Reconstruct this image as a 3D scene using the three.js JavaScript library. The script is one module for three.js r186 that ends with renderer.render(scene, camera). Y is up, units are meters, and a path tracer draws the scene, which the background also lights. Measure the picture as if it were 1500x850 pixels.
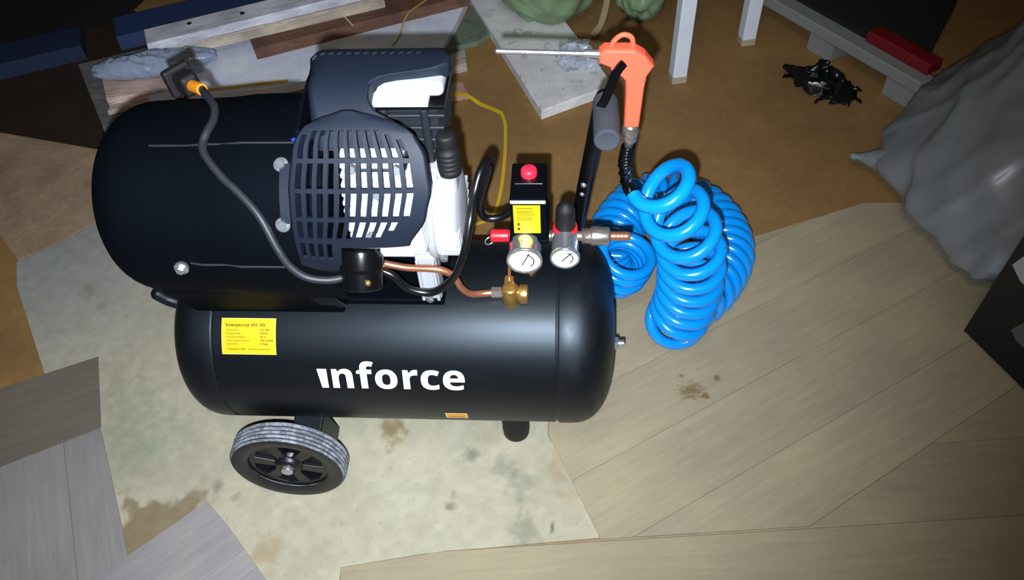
import * as THREE from 'three';
import { RoundedBoxGeometry } from 'three/addons/geometries/RoundedBoxGeometry.js';
import { TextGeometry } from 'three/addons/geometries/TextGeometry.js';
import { FontLoader } from 'three/addons/loaders/FontLoader.js';
import { mergeGeometries } from 'three/addons/utils/BufferGeometryUtils.js';

// ---------- camera, light, exposure ----------
const scene = new THREE.Scene();
scene.background = new THREE.Color(0x000000);
const camera = new THREE.PerspectiveCamera(41.06, 1500 / 850, 0.05, 20);
{
  const yaw = -0.1035, pitch = 0.8482, roll = -0.0687;
  const f = new THREE.Vector3(Math.sin(yaw) * Math.cos(pitch), -Math.sin(pitch), -Math.cos(yaw) * Math.cos(pitch));
  const r0 = new THREE.Vector3(Math.cos(yaw), 0, Math.sin(yaw)), u0 = new THREE.Vector3().crossVectors(r0, f);
  const c = Math.cos(roll), s = Math.sin(roll);
  const r = r0.clone().multiplyScalar(c).addScaledVector(u0, s), u = u0.clone().multiplyScalar(c).addScaledVector(r0, -s);
  camera.position.set(0.273, 1.234, 0.801);
  camera.quaternion.setFromRotationMatrix(new THREE.Matrix4().makeBasis(r, u, f.clone().negate()));
  camera.updateMatrixWorld();
  scene.add(camera);
}
const renderer = new THREE.WebGLRenderer({ antialias: true });
renderer.toneMapping = THREE.LinearToneMapping;
renderer.toneMappingExposure = 1.0;
renderer.shadowMap.enabled = true;
// the phone's flash, a hand's breadth from the lens
const flash = new THREE.SpotLight(0xeaf1ff, 11.3, 0, 0.86, 1.0, 2);
flash.position.set(0.259, 1.212, 0.827);
flash.target.position.set(-0.12, 0.12, -0.34);
flash.castShadow = true; flash.shadow.radius = 0.3; flash.shadow.mapSize.set(2048, 2048);
scene.add(flash, flash.target);
// weak unseen fill light, added to lift the shadows
const fillLight = new THREE.PointLight(0xffeedd, 2.4, 0, 2);
fillLight.position.set(0.2, 2.2, 0.9); fillLight.castShadow = true; fillLight.shadow.radius = 14;
scene.add(fillLight);

// ---------- helpers ----------
const V = (x, y, z) => new THREE.Vector3(x, y, z);
let seed = 7;
const rnd = () => { seed = (seed + 0x6d2b79f5) | 0; let t = Math.imul(seed ^ (seed >>> 15), 1 | seed); t = (t + Math.imul(t ^ (t >>> 7), 61 | t)) ^ t; return ((t ^ (t >>> 14)) >>> 0) / 4294967296; };
const hash = (x, y, s) => { let h = Math.imul(x, 374761393) ^ Math.imul(y, 668265263) ^ Math.imul(s, 974711); h = Math.imul(h ^ (h >>> 13), 1274126177); h ^= h >>> 16; return (h >>> 0) / 4294967296; };
const mod = (a, n) => ((a % n) + n) % n;
function vnoise(x, y, s = 1, px = 1e9, py = 1e9) {
  const xi = Math.floor(x), yi = Math.floor(y), fx = x - xi, fy = y - yi;
  const sx = fx * fx * (3 - 2 * fx), sy = fy * fy * (3 - 2 * fy);
  const h = (i, j) => hash(mod(i, px), mod(j, py), s);
  return (h(xi, yi) * (1 - sx) + h(xi + 1, yi) * sx) * (1 - sy) + (h(xi, yi + 1) * (1 - sx) + h(xi + 1, yi + 1) * sx) * sy;
}
function fbm(x, y, o = 4, s = 1, px = 1e9, py = 1e9) { let a = 0, w = 0.5, t = 0; for (let i = 0; i < o; i++) { a += w * vnoise(x, y, s + i * 17, px, py); t += w; w *= 0.55; x *= 2; y *= 2; px *= 2; py *= 2; } return a / t; }
const clamp = (v, a = 0, b = 1) => Math.min(b, Math.max(a, v));
const smooth = (a, b, v) => { const t = clamp((v - a) / (b - a)); return t * t * (3 - 2 * t); };
const lerp = (a, b, t) => a + (b - a) * t;
function tab(list, t) { for (let i = 1; i < list.length; i++) if (t <= list[i][0]) return lerp(list[i - 1][1], list[i][1], smooth(list[i - 1][0], list[i][0], t) * 0.35 + clamp((t - list[i - 1][0]) / (list[i][0] - list[i - 1][0])) * 0.65); return list[list.length - 1][1]; }
function makeTex(w, h, fn, srgb = true) {
  const d = new Uint8Array(w * h * 4);
  for (let j = 0; j < h; j++) for (let i = 0; i < w; i++) { const c = fn((i + 0.5) / w, (j + 0.5) / h), k = (j * w + i) * 4; d[k] = clamp(c[0], 0, 255); d[k + 1] = clamp(c[1], 0, 255); d[k + 2] = clamp(c[2], 0, 255); d[k + 3] = 255; }
  const t = new THREE.DataTexture(d, w, h); t.magFilter = THREE.LinearFilter; t.minFilter = THREE.LinearFilter; t.wrapS = t.wrapT = THREE.RepeatWrapping;
  if (srgb) t.colorSpace = THREE.SRGBColorSpace; t.needsUpdate = true; return t;
}
const std = (color, roughness = 0.6, metalness = 0, extra = {}) => new THREE.MeshStandardMaterial({ color, roughness, metalness, side: THREE.DoubleSide, ...extra });

const names = new Map(), bases = new WeakMap();
function numbered(n) { const k = names.get(n) || 0; names.set(n, k + 1); return k ? n + '_' + String(k).padStart(3, '0') : n; }
function setup(m) { m.castShadow = true; m.receiveShadow = true; return m; }
function thing(name, label, category, base, group) {
  const g = new THREE.Group(); g.name = numbered(name); g.position.set(...base); bases.set(g, base); scene.add(g);
  g.userData = { label, category }; if (group) g.userData.group = group; return g;
}
function part(parent, name, geo, mat, label) {      // geometry arrives in world metres and moves to the thing's base
  const b = bases.get(parent); geo.translate(-b[0], -b[1], -b[2]);
  const m = setup(new THREE.Mesh(geo, mat)); m.name = name; parent.add(m); bases.set(m, b); if (label) m.userData.label = label; return m;
}
function solo(name, label, category, geo, mat, group) {  // a thing of one mesh, its origin at the middle of its base
  geo.computeBoundingBox(); const b = geo.boundingBox, o = [(b.min.x + b.max.x) / 2, b.min.y, (b.min.z + b.max.z) / 2];
  geo.translate(-o[0], -o[1], -o[2]); const m = setup(new THREE.Mesh(geo, mat)); m.name = numbered(name); m.position.set(...o); scene.add(m); bases.set(m, o);
  m.userData = { label, category }; if (group) m.userData.group = group; return m;
}
function struct(name, geo, mat) { const m = setup(new THREE.Mesh(geo, mat)); m.name = name; m.userData = { kind: 'structure' }; scene.add(m); bases.set(m, [0, 0, 0]); return m; }

function box(c, s, r = 0.002, rot) { const g = new RoundedBoxGeometry(s[0], s[1], s[2], 2, Math.min(r, s[0] / 2.01, s[1] / 2.01, s[2] / 2.01)); if (rot) g.applyMatrix4(new THREE.Matrix4().makeRotationFromEuler(new THREE.Euler(...rot))); g.translate(...c); return g; }
function lathe(a, dir, prof, seg = 40) {            // profile [r, t] along dir from a
  const g = new THREE.LatheGeometry(prof.map(([r, t]) => new THREE.Vector2(Math.max(r, 1e-5), t)), seg);
  g.applyQuaternion(new THREE.Quaternion().setFromUnitVectors(V(0, 1, 0), V(...dir).normalize())); g.translate(...a); return g;
}
function rod(a, b, r, seg = 20, c = 0.15) { const A = V(...a), d = V(...b).sub(A), L = d.length(), e = Math.min(r * c, L * 0.2); return lathe(a, d.toArray(), [[0, 0], [r - e, 0], [r, e], [r, L - e], [r - e, L], [0, L]], seg); }
function hex(a, dir, r, h) { return lathe(a, dir, [[0, 0], [r, 0], [r, h * 0.85], [r * 0.85, h], [0, h]], 6).toNonIndexed(); }
function flat(g) { const n = g.index ? g.toNonIndexed() : g; n.computeVertexNormals(); return n; }
function tube(pts, r, n = 80, seg = 12, tension = 0.5) { return new THREE.TubeGeometry(new THREE.CatmullRomCurve3(pts.map((p) => V(...p)), false, 'centripetal', tension), n, r, seg); }
function capped(pts, r, n = 80, seg = 12) {          // tube with round ends
  const c = new THREE.CatmullRomCurve3(pts.map((p) => V(...p)), false, 'centripetal'); const gs = [new THREE.TubeGeometry(c, n, r, seg)];
  for (const t of [0, 1]) { const s = new THREE.SphereGeometry(r, seg, 8); const p = c.getPoint(t); s.translate(p.x, p.y, p.z); gs.push(s); }
  return mergeGeometries(gs);
}
function ribbon(pts, w, th, up = V(0, 1, 0), n = 60, closed = false) {  // a flat strip along a curve
  const c = new THREE.CatmullRomCurve3(pts.map((p) => V(...p)), closed, 'centripetal'), pos = [], idx = [];
  for (let i = 0; i <= n; i++) { const t = i / n, p = c.getPoint(t), T = c.getTangent(t), S = V(0, 0, 0).crossVectors(T, up).normalize().multiplyScalar(w / 2), U = up.clone().multiplyScalar(th / 2);
    for (const [a, b] of [[-1, -1], [1, -1], [1, 1], [-1, 1]]) pos.push(p.x + S.x * a + U.x * b, p.y + S.y * a + U.y * b, p.z + S.z * a + U.z * b);
    if (i < n) for (let k = 0; k < 4; k++) { const a = i * 4 + k, b = i * 4 + (k + 1) % 4; idx.push(a, b, a + 4, b, b + 4, a + 4); } }
  idx.push(0, 2, 1, 0, 3, 2); const e = n * 4; idx.push(e, e + 1, e + 2, e, e + 2, e + 3);
  const g = new THREE.BufferGeometry(); g.setAttribute('position', new THREE.Float32BufferAttribute(pos, 3)); g.setIndex(idx); return flat(g);
}
function planarUV(g, ang, ox = 0, oz = 0, sx = 1, sz = 1) {
  const p = g.attributes.position, n = p.count, uv = new Float32Array(n * 2), c = Math.cos(ang), s = Math.sin(ang);
  for (let i = 0; i < n; i++) { const x = p.getX(i) - ox, z = p.getZ(i) - oz; uv[i * 2] = (x * c + z * s) / sx; uv[i * 2 + 1] = (-x * s + z * c + (sz === 1 ? p.getY(i) : 0)) / sz; }
  g.setAttribute('uv', new THREE.BufferAttribute(uv, 2)); return g;
}
function prism(pts, y0, y1, bevel = 0.001) {         // upright prism over an x,z outline
  const sh = new THREE.Shape(pts.map(([x, z]) => new THREE.Vector2(x, -z)));
  const g = new THREE.ExtrudeGeometry(sh, { depth: Math.max(y1 - y0 - 2 * bevel, 1e-4), bevelEnabled: bevel > 0, bevelSize: bevel, bevelThickness: bevel, bevelOffset: -bevel, bevelSegments: 1, curveSegments: 4 });
  g.rotateX(-Math.PI / 2); g.translate(0, y0 + bevel, 0); return g;
}
function plank(a, b, w, y0, y1) { const d = [b[0] - a[0], b[1] - a[1]], L = Math.hypot(...d), n = [-d[1] / L * w / 2, d[0] / L * w / 2]; return prism([[a[0] + n[0], a[1] + n[1]], [b[0] + n[0], b[1] + n[1]], [b[0] - n[0], b[1] - n[1]], [a[0] - n[0], a[1] - n[1]]], y0, y1, 0.002); }
function clip(poly, nx, nz, d) { const out = []; for (let i = 0; i < poly.length; i++) { const A = poly[i], B = poly[(i + 1) % poly.length], a = A[0] * nx + A[1] * nz - d, b = B[0] * nx + B[1] * nz - d; if (a <= 0) out.push(A); if ((a < 0 && b > 0) || (a > 0 && b < 0)) { const t = a / (a - b); out.push([A[0] + (B[0] - A[0]) * t, A[1] + (B[1] - A[1]) * t]); } } return out; }
function gridPanel(us, vs, keep, S, th) {            // shell over a grid: cells left out are openings with real edges
  const P = us.map((u) => vs.map((v) => S(u, v))), e = 1e-3;
  const N = us.map((u) => vs.map((v) => { const a = S(u + e, v).sub(S(u - e, v)), b = S(u, v + e).sub(S(u, v - e)); return a.cross(b).normalize(); }));
  const B = P.map((c, i) => c.map((p, j) => p.clone().addScaledVector(N[i][j], -th)));
  const pos = [], nor = []; const add = (p, n) => { pos.push(p.x, p.y, p.z); nor.push(n.x, n.y, n.z); };
  const K = (i, j) => i >= 0 && j >= 0 && i < us.length - 1 && j < vs.length - 1 && keep((us[i] + us[i + 1]) / 2, (vs[j] + vs[j + 1]) / 2);
  const side = (i0, j0, i1, j1) => { const a = P[i0][j0], b = P[i1][j1], c = B[i1][j1], d = B[i0][j0], n = b.clone().sub(a).cross(d.clone().sub(a)).normalize(); for (const q of [a, b, c, a, c, d]) add(q, n); };
  for (let i = 0; i < us.length - 1; i++) for (let j = 0; j < vs.length - 1; j++) {
    if (!K(i, j)) continue;
    for (const [a, b] of [[i, j], [i + 1, j], [i + 1, j + 1], [i, j], [i + 1, j + 1], [i, j + 1]]) add(P[a][b], N[a][b]);
    for (const [a, b] of [[i, j], [i + 1, j + 1], [i + 1, j], [i, j], [i, j + 1], [i + 1, j + 1]]) add(B[a][b], N[a][b].clone().negate());
    if (!K(i - 1, j)) side(i, j + 1, i, j); if (!K(i + 1, j)) side(i + 1, j, i + 1, j + 1);
    if (!K(i, j - 1)) side(i, j, i + 1, j); if (!K(i, j + 1)) side(i + 1, j + 1, i, j + 1);
  }
  const g = new THREE.BufferGeometry(); g.setAttribute('position', new THREE.Float32BufferAttribute(pos, 3)); g.setAttribute('normal', new THREE.Float32BufferAttribute(nor, 3)); return g;
}
function blob(c, s, n1, n2, fn) {                    // closed rumpled body: fn(dir, u, v) gives a radius factor or a point
  const g = new THREE.SphereGeometry(1, n1, n2), p = g.attributes.position;
  for (let i = 0; i < p.count; i++) { const d = V(p.getX(i), p.getY(i), p.getZ(i)); const k = fn(d); p.setXYZ(i, c[0] + d.x * s[0] * k, Math.max(c[1] + d.y * s[1] * k, 0.003), c[2] + d.z * s[2] * k); }
  g.computeVertexNormals(); return g;
}
const n3 = (x, y, z, s) => (vnoise(x + z * 0.7 + 50, y - z * 0.6 + 50, s) + vnoise(y + x * 0.5 + 90, z + x * 0.8 + 90, s + 3) + vnoise(z + y * 0.4 + 70, x - y * 0.5 + 70, s + 7)) / 3;
const ridge = (x, y, z, s) => 1 - Math.abs(2 * n3(x, y, z, s) - 1) * 2;

// ---------- textures ----------
const texBoard = makeTex(512, 512, (u, v) => { const a = fbm(u * 6, v * 6, 5, 3, 6, 6), b = fbm(u * 90, v * 90, 2, 9, 90, 90), k = 0.86 + 0.28 * a + 0.10 * (b - 0.5); return [146 * k, 113 * k, 66 * k]; });
const woodTex = (base, s, amp = 1) => makeTex(512, 512, (u, v) => {
  const w = fbm(u * 3, v * 10, 3, s, 3, 10), g = fbm(u * 8 + w * 2, v * 130, 3, s + 5, 8, 130), f = fbm(u * 40, v * 300, 2, s + 11, 40, 300), m = fbm(u * 5, v * 5, 3, s + 23, 5, 5);
  const k = 1 + amp * (0.16 * (g - 0.5) + 0.09 * (f - 0.5) + 0.24 * (m - 0.5)); return [base[0] * k, base[1] * k, base[2] * k * (1 - 0.06 * (m - 0.5))]; });
const texWood = woodTex([174, 164, 137], 31, 0.55), texWoodGrey = woodTex([158, 156, 152], 47, 0.6), texTimber = woodTex([196, 172, 160], 61, 2), texGreyTimber = woodTex([206, 210, 220], 71, 1.8);
// the sheet under the compressor, in its own metres, with its stains
const SH = { x0: -1.0, z0: -0.5, w: 1.4, h: 0.9 };
const stains = [ // x, z, radius, stretch, strength, colour
  [-0.043, 0.066, 0.026, 1.3, 0.75, [112, 86, 40]], [-0.035, 0.093, 0.018, 1, 0.4, [130, 110, 60]], [0.107, 0.112, 0.016, 1, 0.6, [84, 88, 78]], [0.10, 0.09, 0.035, 1, 0.25, [120, 128, 116]], [0.17, 0.14, 0.022, 1.2, 0.45, [92, 98, 86]],
  [0.085, 0.191, 0.010, 1, 0.55, [128, 104, 70]], [0.081, 0.214, 0.010, 1, 0.6, [84, 80, 66]], [-0.336, 0.190, 0.014, 1, 0.6, [88, 96, 78]], [-0.298, 0.206, 0.009, 1, 0.45, [96, 104, 84]], [-0.215, 0.30, 0.03, 1.4, 0.55, [150, 122, 82]],
  [0.20, 0.175, 0.030, 1.6, 0.4, [96, 104, 88]], [0.206, 0.262, 0.030, 1.5, 0.5, [92, 96, 78]], [0.262, 0.13, 0.02, 2.6, 0.4, [150, 124, 84]], [0.29, 0.19, 0.018, 2.6, 0.4, [158, 130, 90]], [0.255, 0.245, 0.006, 2, 0.9, [50, 52, 44]], [0.142, 0.075, 0.05, 1, 0.2, [170, 150, 110]],
  [-0.770, -0.270, 0.022, 1.6, 0.4, [110, 106, 84]], [-0.72, -0.22, 0.012, 1, 0.3, [110, 100, 84]], [-0.55, 0.05, 0.09, 1.2, 0.28, [104, 122, 100]], [-0.52, 0.13, 0.07, 1.2, 0.25, [108, 128, 104]], [-0.46, 0.10, 0.05, 1.0, 0.2, [150, 168, 160]], [-0.64, -0.02, 0.08, 1, 0.25, [128, 124, 96]]];
const texSheet = makeTex(1120, 720, (u, v) => {
  const x = SH.x0 + u * SH.w, z = SH.z0 + v * SH.h; let a = fbm(x * 7, z * 7, 5, 101), b = fbm(x * 60, z * 60, 3, 131), e = fbm(x * 2.6 + 7, z * 2.6, 3, 151), k = 0.9 + 0.16 * a + 0.12 * (b - 0.5);
  let c = [lerp(188, 176, e) * k, lerp(179, 174, e) * k, lerp(156, 146, e) * k];
  const cold = smooth(-0.35, -0.9, x) * smooth(0.1, -0.35, z); c = [lerp(c[0], 152 * k, cold), lerp(c[1], 154 * k, cold), lerp(c[2], 148 * k, cold)];
  const mix = (col, w) => { for (let i = 0; i < 3; i++) c[i] = lerp(c[i], col[i], w); };
  for (const [sx, sz, r, st, w, col] of stains) { const dx = (x - sx) , dz = (z - sz) / st, d = Math.hypot(dx, dz) / r + (fbm(x * 70, z * 70, 3, 171) - 0.5) * 1.5; if (d < 1.3) mix(col, 0.72 * w * smooth(1.25, 0.1, d)); }
  // the brown worn patch by the lower left corner
  const q = Math.min((x + 0.495) * 9, (-0.345 - x) * 9, (z - 0.20) * 9 + 1.1 * (x + 0.44)) + (fbm(x * 24, z * 24, 4, 191) - 0.5) * 1.1; if (q > 0 && x < -0.34) mix([128 * k, 112 * k, 82 * k], 0.8 * smooth(0, 0.28, q));
  if (fbm(x * 190, z * 190, 2, 211) > 0.84) mix([120, 116, 92], 0.25);
  return c;
});
const texTan = makeTex(512, 512, (u, v) => { const a = fbm(u * 7, v * 7, 5, 221, 7, 7), b = fbm(u * 80, v * 80, 2, 231, 80, 80), k = 0.8 + 0.34 * a + 0.14 * (b - 0.5); return [162 * k, 140 * k, 112 * k]; });
const texGreyBoard = makeTex(512, 512, (u, v) => { const a = fbm(u * 6, v * 6, 5, 241, 6, 6), b = fbm(u * 100, v * 100, 2, 251, 100, 100), s = fbm(u * 14, v * 14, 3, 257, 14, 14), k = 0.86 + 0.2 * a + 0.1 * (b - 0.5) - (s > 0.72 ? 0.12 : 0); return [236 * k, 238 * k, 234 * k]; });
const texWhite = makeTex(512, 512, (u, v) => { const a = fbm(u * 5, v * 5, 4, 261, 5, 5), b = fbm(u * 60, v * 60, 2, 271, 60, 60), k = 0.86 + 0.2 * a + 0.06 * (b - 0.5); return [244 * k, 254 * k, 270 * k]; });
const texDust = makeTex(1024, 128, (u, v) => { const a = fbm(u * 40, v * 6, 4, 281, 40, 6), b = fbm(u * 160, v * 20, 2, 291, 160, 20), w = smooth(0.36, 0.74, a * 0.7 + b * 0.4); return [lerp(92, 146, w), lerp(97, 152, w), lerp(104, 160, w)]; });
const texSack = makeTex(512, 512, (u, v) => { const a = fbm(u * 6, v * 6, 4, 301, 6, 6), w = Math.sin(u * 2 * Math.PI * 90) * Math.sin(v * 2 * Math.PI * 90) * 0.03, k = 0.84 + 0.26 * a + w; return [128 * k, 134 * k, 134 * k]; });
const texRough = makeTex(256, 256, (u, v) => { const k = 200 + 90 * (fbm(u * 24, v * 24, 3, 311, 24, 24) - 0.5); return [k, k, k]; }, false);
const rep = (t, s) => { const c = t.clone(); c.repeat.set(s, s); c.needsUpdate = true; return c; };

// ---------- materials ----------
const M = {
  floor: std(0xffffff, 0.75, 0, { map: rep(texBoard, 0.9) }), sheet: std(0xffffff, 0.7, 0, { map: texSheet, bumpMap: texSheet, bumpScale: 0.0004 }),
  tan: std(0xffffff, 0.8, 0, { map: rep(texTan, 2) }), dark: std(0x1c1a17, 0.9), wall: std(0x2a241d, 0.95),
  white: std(0xffffff, 0.75, 0, { map: rep(texWhite, 2) }), slab: std(0xffffff, 0.85, 0, { map: rep(texGreyBoard, 3), bumpMap: rep(texGreyBoard, 3), bumpScale: 0.001 }),
  timber: std(0xffffff, 0.8, 0, { map: rep(texTimber, 2.5) }), greyTimber: std(0xffffff, 0.75, 0, { map: rep(texGreyTimber, 2.5) }),
  brownTimber: std(0x8c7464, 0.8, 0, { map: rep(texTimber, 2.5) }), paleTimber: std(0xe8d6b8, 0.75, 0, { map: rep(texGreyTimber, 2.5) }), pinkTimber: std(0xffe0d2, 0.75, 0, { map: rep(texTimber, 3) }),
  navy: std(0x1c2c48, 0.7), navyPale: std(0x2a4068, 0.7), foam: std(0xe6ecfa, 0.85),
  tank: new THREE.MeshPhysicalMaterial({ color: 0x0d1013, roughness: 0.58, roughnessMap: texRough, specularColor: 0xd8ecf8, side: THREE.DoubleSide }), plastic: new THREE.MeshPhysicalMaterial({ color: 0x040608, roughness: 0.72, specularIntensity: 0.22, specularColor: 0xb8d0ff, side: THREE.DoubleSide }), guard: new THREE.MeshPhysicalMaterial({ color: 0x141d2a, roughness: 0.58, specularIntensity: 0.7, side: THREE.DoubleSide }), gloss: std(0x0b0b0d, 0.22), rubber: std(0x0c0c0d, 0.65), cord: std(0x24272c, 0.5), blackCable: std(0x0d0e10, 0.32),
  tyre: std(0xffffff, 0.85, 0, { map: texDust }), rim: std(0x121418, 0.4), alu: std(0xc6ccd0, 0.5, 0.3), aluBright: std(0xd8dcde, 0.4, 0.35), finDark: std(0x30343a, 0.45, 0.5),
  zinc: std(0xbfc6c8, 0.3, 0.8), chrome: std(0xd6d8dc, 0.2, 0.85), steel: std(0xb9b4aa, 0.28, 0.85), brass: std(0xc09a58, 0.32, 0.8), copper: std(0xd08a66, 0.3, 0.75),
  red: std(0xd0202e, 0.35), knob: std(0xe02c44, 0.4), orange: std(0xf86446, 0.5), foamGrip: std(0x3b4046, 0.95), blue: new THREE.MeshPhysicalMaterial({ color: 0x0894ee, roughness: 0.22, clearcoat: 0.5, clearcoatRoughness: 0.12, side: THREE.DoubleSide }),
  yellow: std(0xe6c21c, 0.5), strapYellow: std(0xd8b228, 0.45), logo: std(0xf2f4f4, 0.5), dial: std(0xf2f2ee, 0.5), mark: std(0x2a2a2a, 0.6), plugOrange: std(0xe08a18, 0.5),
  sack: new THREE.MeshPhysicalMaterial({ map: rep(texSack, 1), roughness: 0.45, clearcoat: 0.5, clearcoatRoughness: 0.3, side: THREE.DoubleSide }), film: new THREE.MeshPhysicalMaterial({ color: 0xd8e0ea, roughness: 0.3, transmission: 0.3, thickness: 0, clearcoat: 0.5, side: THREE.DoubleSide }),
  green: std(0x86a078, 0.42), blackFilm: std(0x141614, 0.25), redBar: std(0x7a1420, 0.5), rail: std(0x8b928c, 0.65), legPaint: std(0xffffff, 0.7, 0, { map: rep(texWhite, 6) }), legDirt: std(0xb4aa8e, 0.85), case: std(0x101315, 0.5), pale: std(0xb0b6bc, 0.6), leaf: std(0x9a8a62, 0.8), string: std(0xe2d2b4, 0.7), stringYellow: std(0xb09a4c, 0.7),
};

// ---------- room ----------
{
  const f = new THREE.BoxGeometry(5.2, 0.1, 5.2); f.translate(0, -0.05, -0.3); planarUV(f, 0.12); struct('floor', f, M.floor);
  const wl = (n, c, s) => { const g = new THREE.BoxGeometry(...s); g.translate(...c); struct(n, g, M.wall); };
  wl('wall_back', [0, 1.2, -2.95], [5.2, 2.6, 0.1]); wl('wall_front', [0, 1.2, 2.35], [5.2, 2.6, 0.1]);
  wl('wall_left', [-2.65, 1.2, -0.3], [0.1, 2.6, 5.4]); wl('wall_right', [2.65, 1.2, -0.3], [0.1, 2.6, 5.4]);
  const c = new THREE.BoxGeometry(5.4, 0.1, 5.4); c.translate(0, 2.55, -0.3); struct('ceiling', c, M.wall);
}
// ---------- sheets laid on the floor ----------
function plankSheet(name, label, poly, dir, width, off, y0, y1, tex, tint, gap = 0.0006) {
  const L = Math.hypot(...dir), d = [dir[0] / L, dir[1] / L], n = [-d[1], d[0]], ang = Math.atan2(d[1], d[0]);
  const cx = poly.reduce((s, p) => s + p[0], 0) / poly.length, cz = poly.reduce((s, p) => s + p[1], 0) / poly.length;
  const t = thing(name, label, 'floor sheet', [cx, y0, cz]);
  const os = poly.map((p) => p[0] * n[0] + p[1] * n[1]), lo = Math.min(...os), hi = Math.max(...os);
  const mats = [0, 1, 2].map((i) => std(new THREE.Color(tint).multiplyScalar(0.97 + 0.025 * i), 0.62, 0, { map: rep(tex, 1.4) }));
  for (let k = Math.floor((lo - off) / width); off + k * width < hi; k++) {
    const a = off + k * width, b = a + width; let q = clip(poly, n[0], n[1], b - gap / 2); q = clip(q, -n[0], -n[1], -(a + gap / 2));
    if (q.length < 3) continue;
    const g = prism(q, y0, y1, 0.0004); planarUV(g, ang, rnd() * 3, rnd() * 3); part(t, 'plank', g, mats[Math.abs(k * 7 + 1) % 3]);
  }
  return t;
}
{
  const A = [[-0.939, -0.278], [-0.975, -0.350], [-0.903, -0.406], [-0.837, -0.486], [-0.436, -0.284], [0.10, -0.21], [0.248, -0.16], [0.244, 0.070], [0.352, 0.259], [0.045, 0.298], [-0.087, 0.325], [-0.075, 0.46], [-0.30, 0.46], [-0.469, 0.380], [-0.592, 0.178], [-0.751, -0.026]];
  const g = prism(A, 0.0005, 0.003, 0.0005); planarUV(g, 0, SH.x0, SH.z0, SH.w, SH.h);
  solo('floor_sheet', 'stained greenish beige sheet lying under the air compressor and its wheel', 'floor sheet', g, M.sheet);
  const T = [[-1.396, -0.863], [-0.939, -0.751], [-0.723, -0.714], [-0.673, -0.571], [-0.80, -0.509], [-0.837, -0.492], [-0.903, -0.412], [-0.975, -0.356], [-1.096, -0.473], [-1.182, -0.473]];
  const gt = prism(T, 0.0005, 0.003, 0.0005); planarUV(gt, 0.2);
  solo('floor_sheet', 'dull brown-beige sheet on the floor left of the motor, in front of the boards', 'floor sheet', gt, M.tan);
  const sheetBig = plankSheet('laminate_sheet', 'large beige wood-grain sheet of wide planks between the blue hose and the black case', [[0.335, 0.265], [0.245, 0.070], [0.250, -0.15], [0.378, -0.333], [0.668, -0.436], [0.676, -0.428], [0.690, -0.440], [0.951, -0.550], [1.183, -0.550], [1.293, -0.180], [0.676, 0.232]], [0.431, -0.270], 0.137, 0.4264, 0.0033, 0.0062, texWood, 0xeeece6);
  {
    const w = 128, d = new Uint8Array(w * w * 4);
    for (let j = 0; j < w; j++) for (let i = 0; i < w; i++) { const u = i / w - 0.5, v = j / w - 0.5, q = (j * w + i) * 4; let a = 0; for (const [x, y, r, m] of [[-0.18, -0.05, 0.2, 0.5], [0.02, -0.16, 0.07, 0.8], [0.22, 0.22, 0.06, 0.7], [-0.3, 0.25, 0.05, 0.4]]) a = Math.max(a, m * smooth(1.2, 0.1, Math.hypot(u - x, v - y) / r + (fbm(u * 22 + 40, v * 22 + 40, 3, 611) - 0.5) * 1.3)); d[q] = 132; d[q + 1] = 104; d[q + 2] = 46; d[q + 3] = 255 * a; }
    const tx = new THREE.DataTexture(d, w, w); tx.magFilter = tx.minFilter = THREE.LinearFilter; tx.colorSpace = THREE.SRGBColorSpace; tx.needsUpdate = true;
    const pg = new THREE.PlaneGeometry(0.13, 0.11); pg.rotateX(-Math.PI / 2); pg.translate(0.532, 0.0064, -0.035); part(sheetBig, 'stain', pg, new THREE.MeshStandardMaterial({ map: tx, transparent: true, roughness: 0.7 }), 'rusty brown stain');
  }
  plankSheet('laminate_sheet', 'beige wood-grain sheet running along the near edge at the lower right', [[-0.087, 0.3265], [0.078, 0.2935], [0.335, 0.2655], [0.676, 0.2325], [1.293, -0.1794], [1.397, -0.012], [1.143, 0.402], [-0.062, 0.448]], [0.341, -0.033], 0.14, 0.300, 0.0033, 0.0055, texWood, 0xe8e6de);
  plankSheet('laminate_sheet', 'grey wood-grain offcut of narrow planks, pointing at the tyre of the front wheel', [[-0.447, 0.320], [-0.344, 0.220], [-0.295, 0.261], [-0.190, 0.365], [-0.246, 0.404], [-0.503, 0.381]], [0.103, -0.100], 0.041, 0.0, 0.0064, 0.0092, texWoodGrey, 0xf4f2f2);
  plankSheet('laminate_sheet', 'grey-brown sheet piece next to the bare brown floor at the left edge', [[-0.885, 0.017], [-0.761, -0.043], [-0.670, -0.087], [-0.596, 0.076], [-0.794, 0.186]], [0.124, -0.06], 0.30, 0.01, 0.0033, 0.0056, texWoodGrey, 0xbab2a0);
  plankSheet('laminate_sheet', 'pale grey sheet in the lower left corner with one lengthwise seam', [[-0.794, 0.188], [-0.596, 0.078], [-0.535, 0.176], [-0.447, 0.320], [-0.465, 0.391], [-0.709, 0.400]], [0.149, 0.272], 0.30, 0.6265, 0.0033, 0.0060, texWoodGrey, 0xe6e4e2);
}

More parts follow.
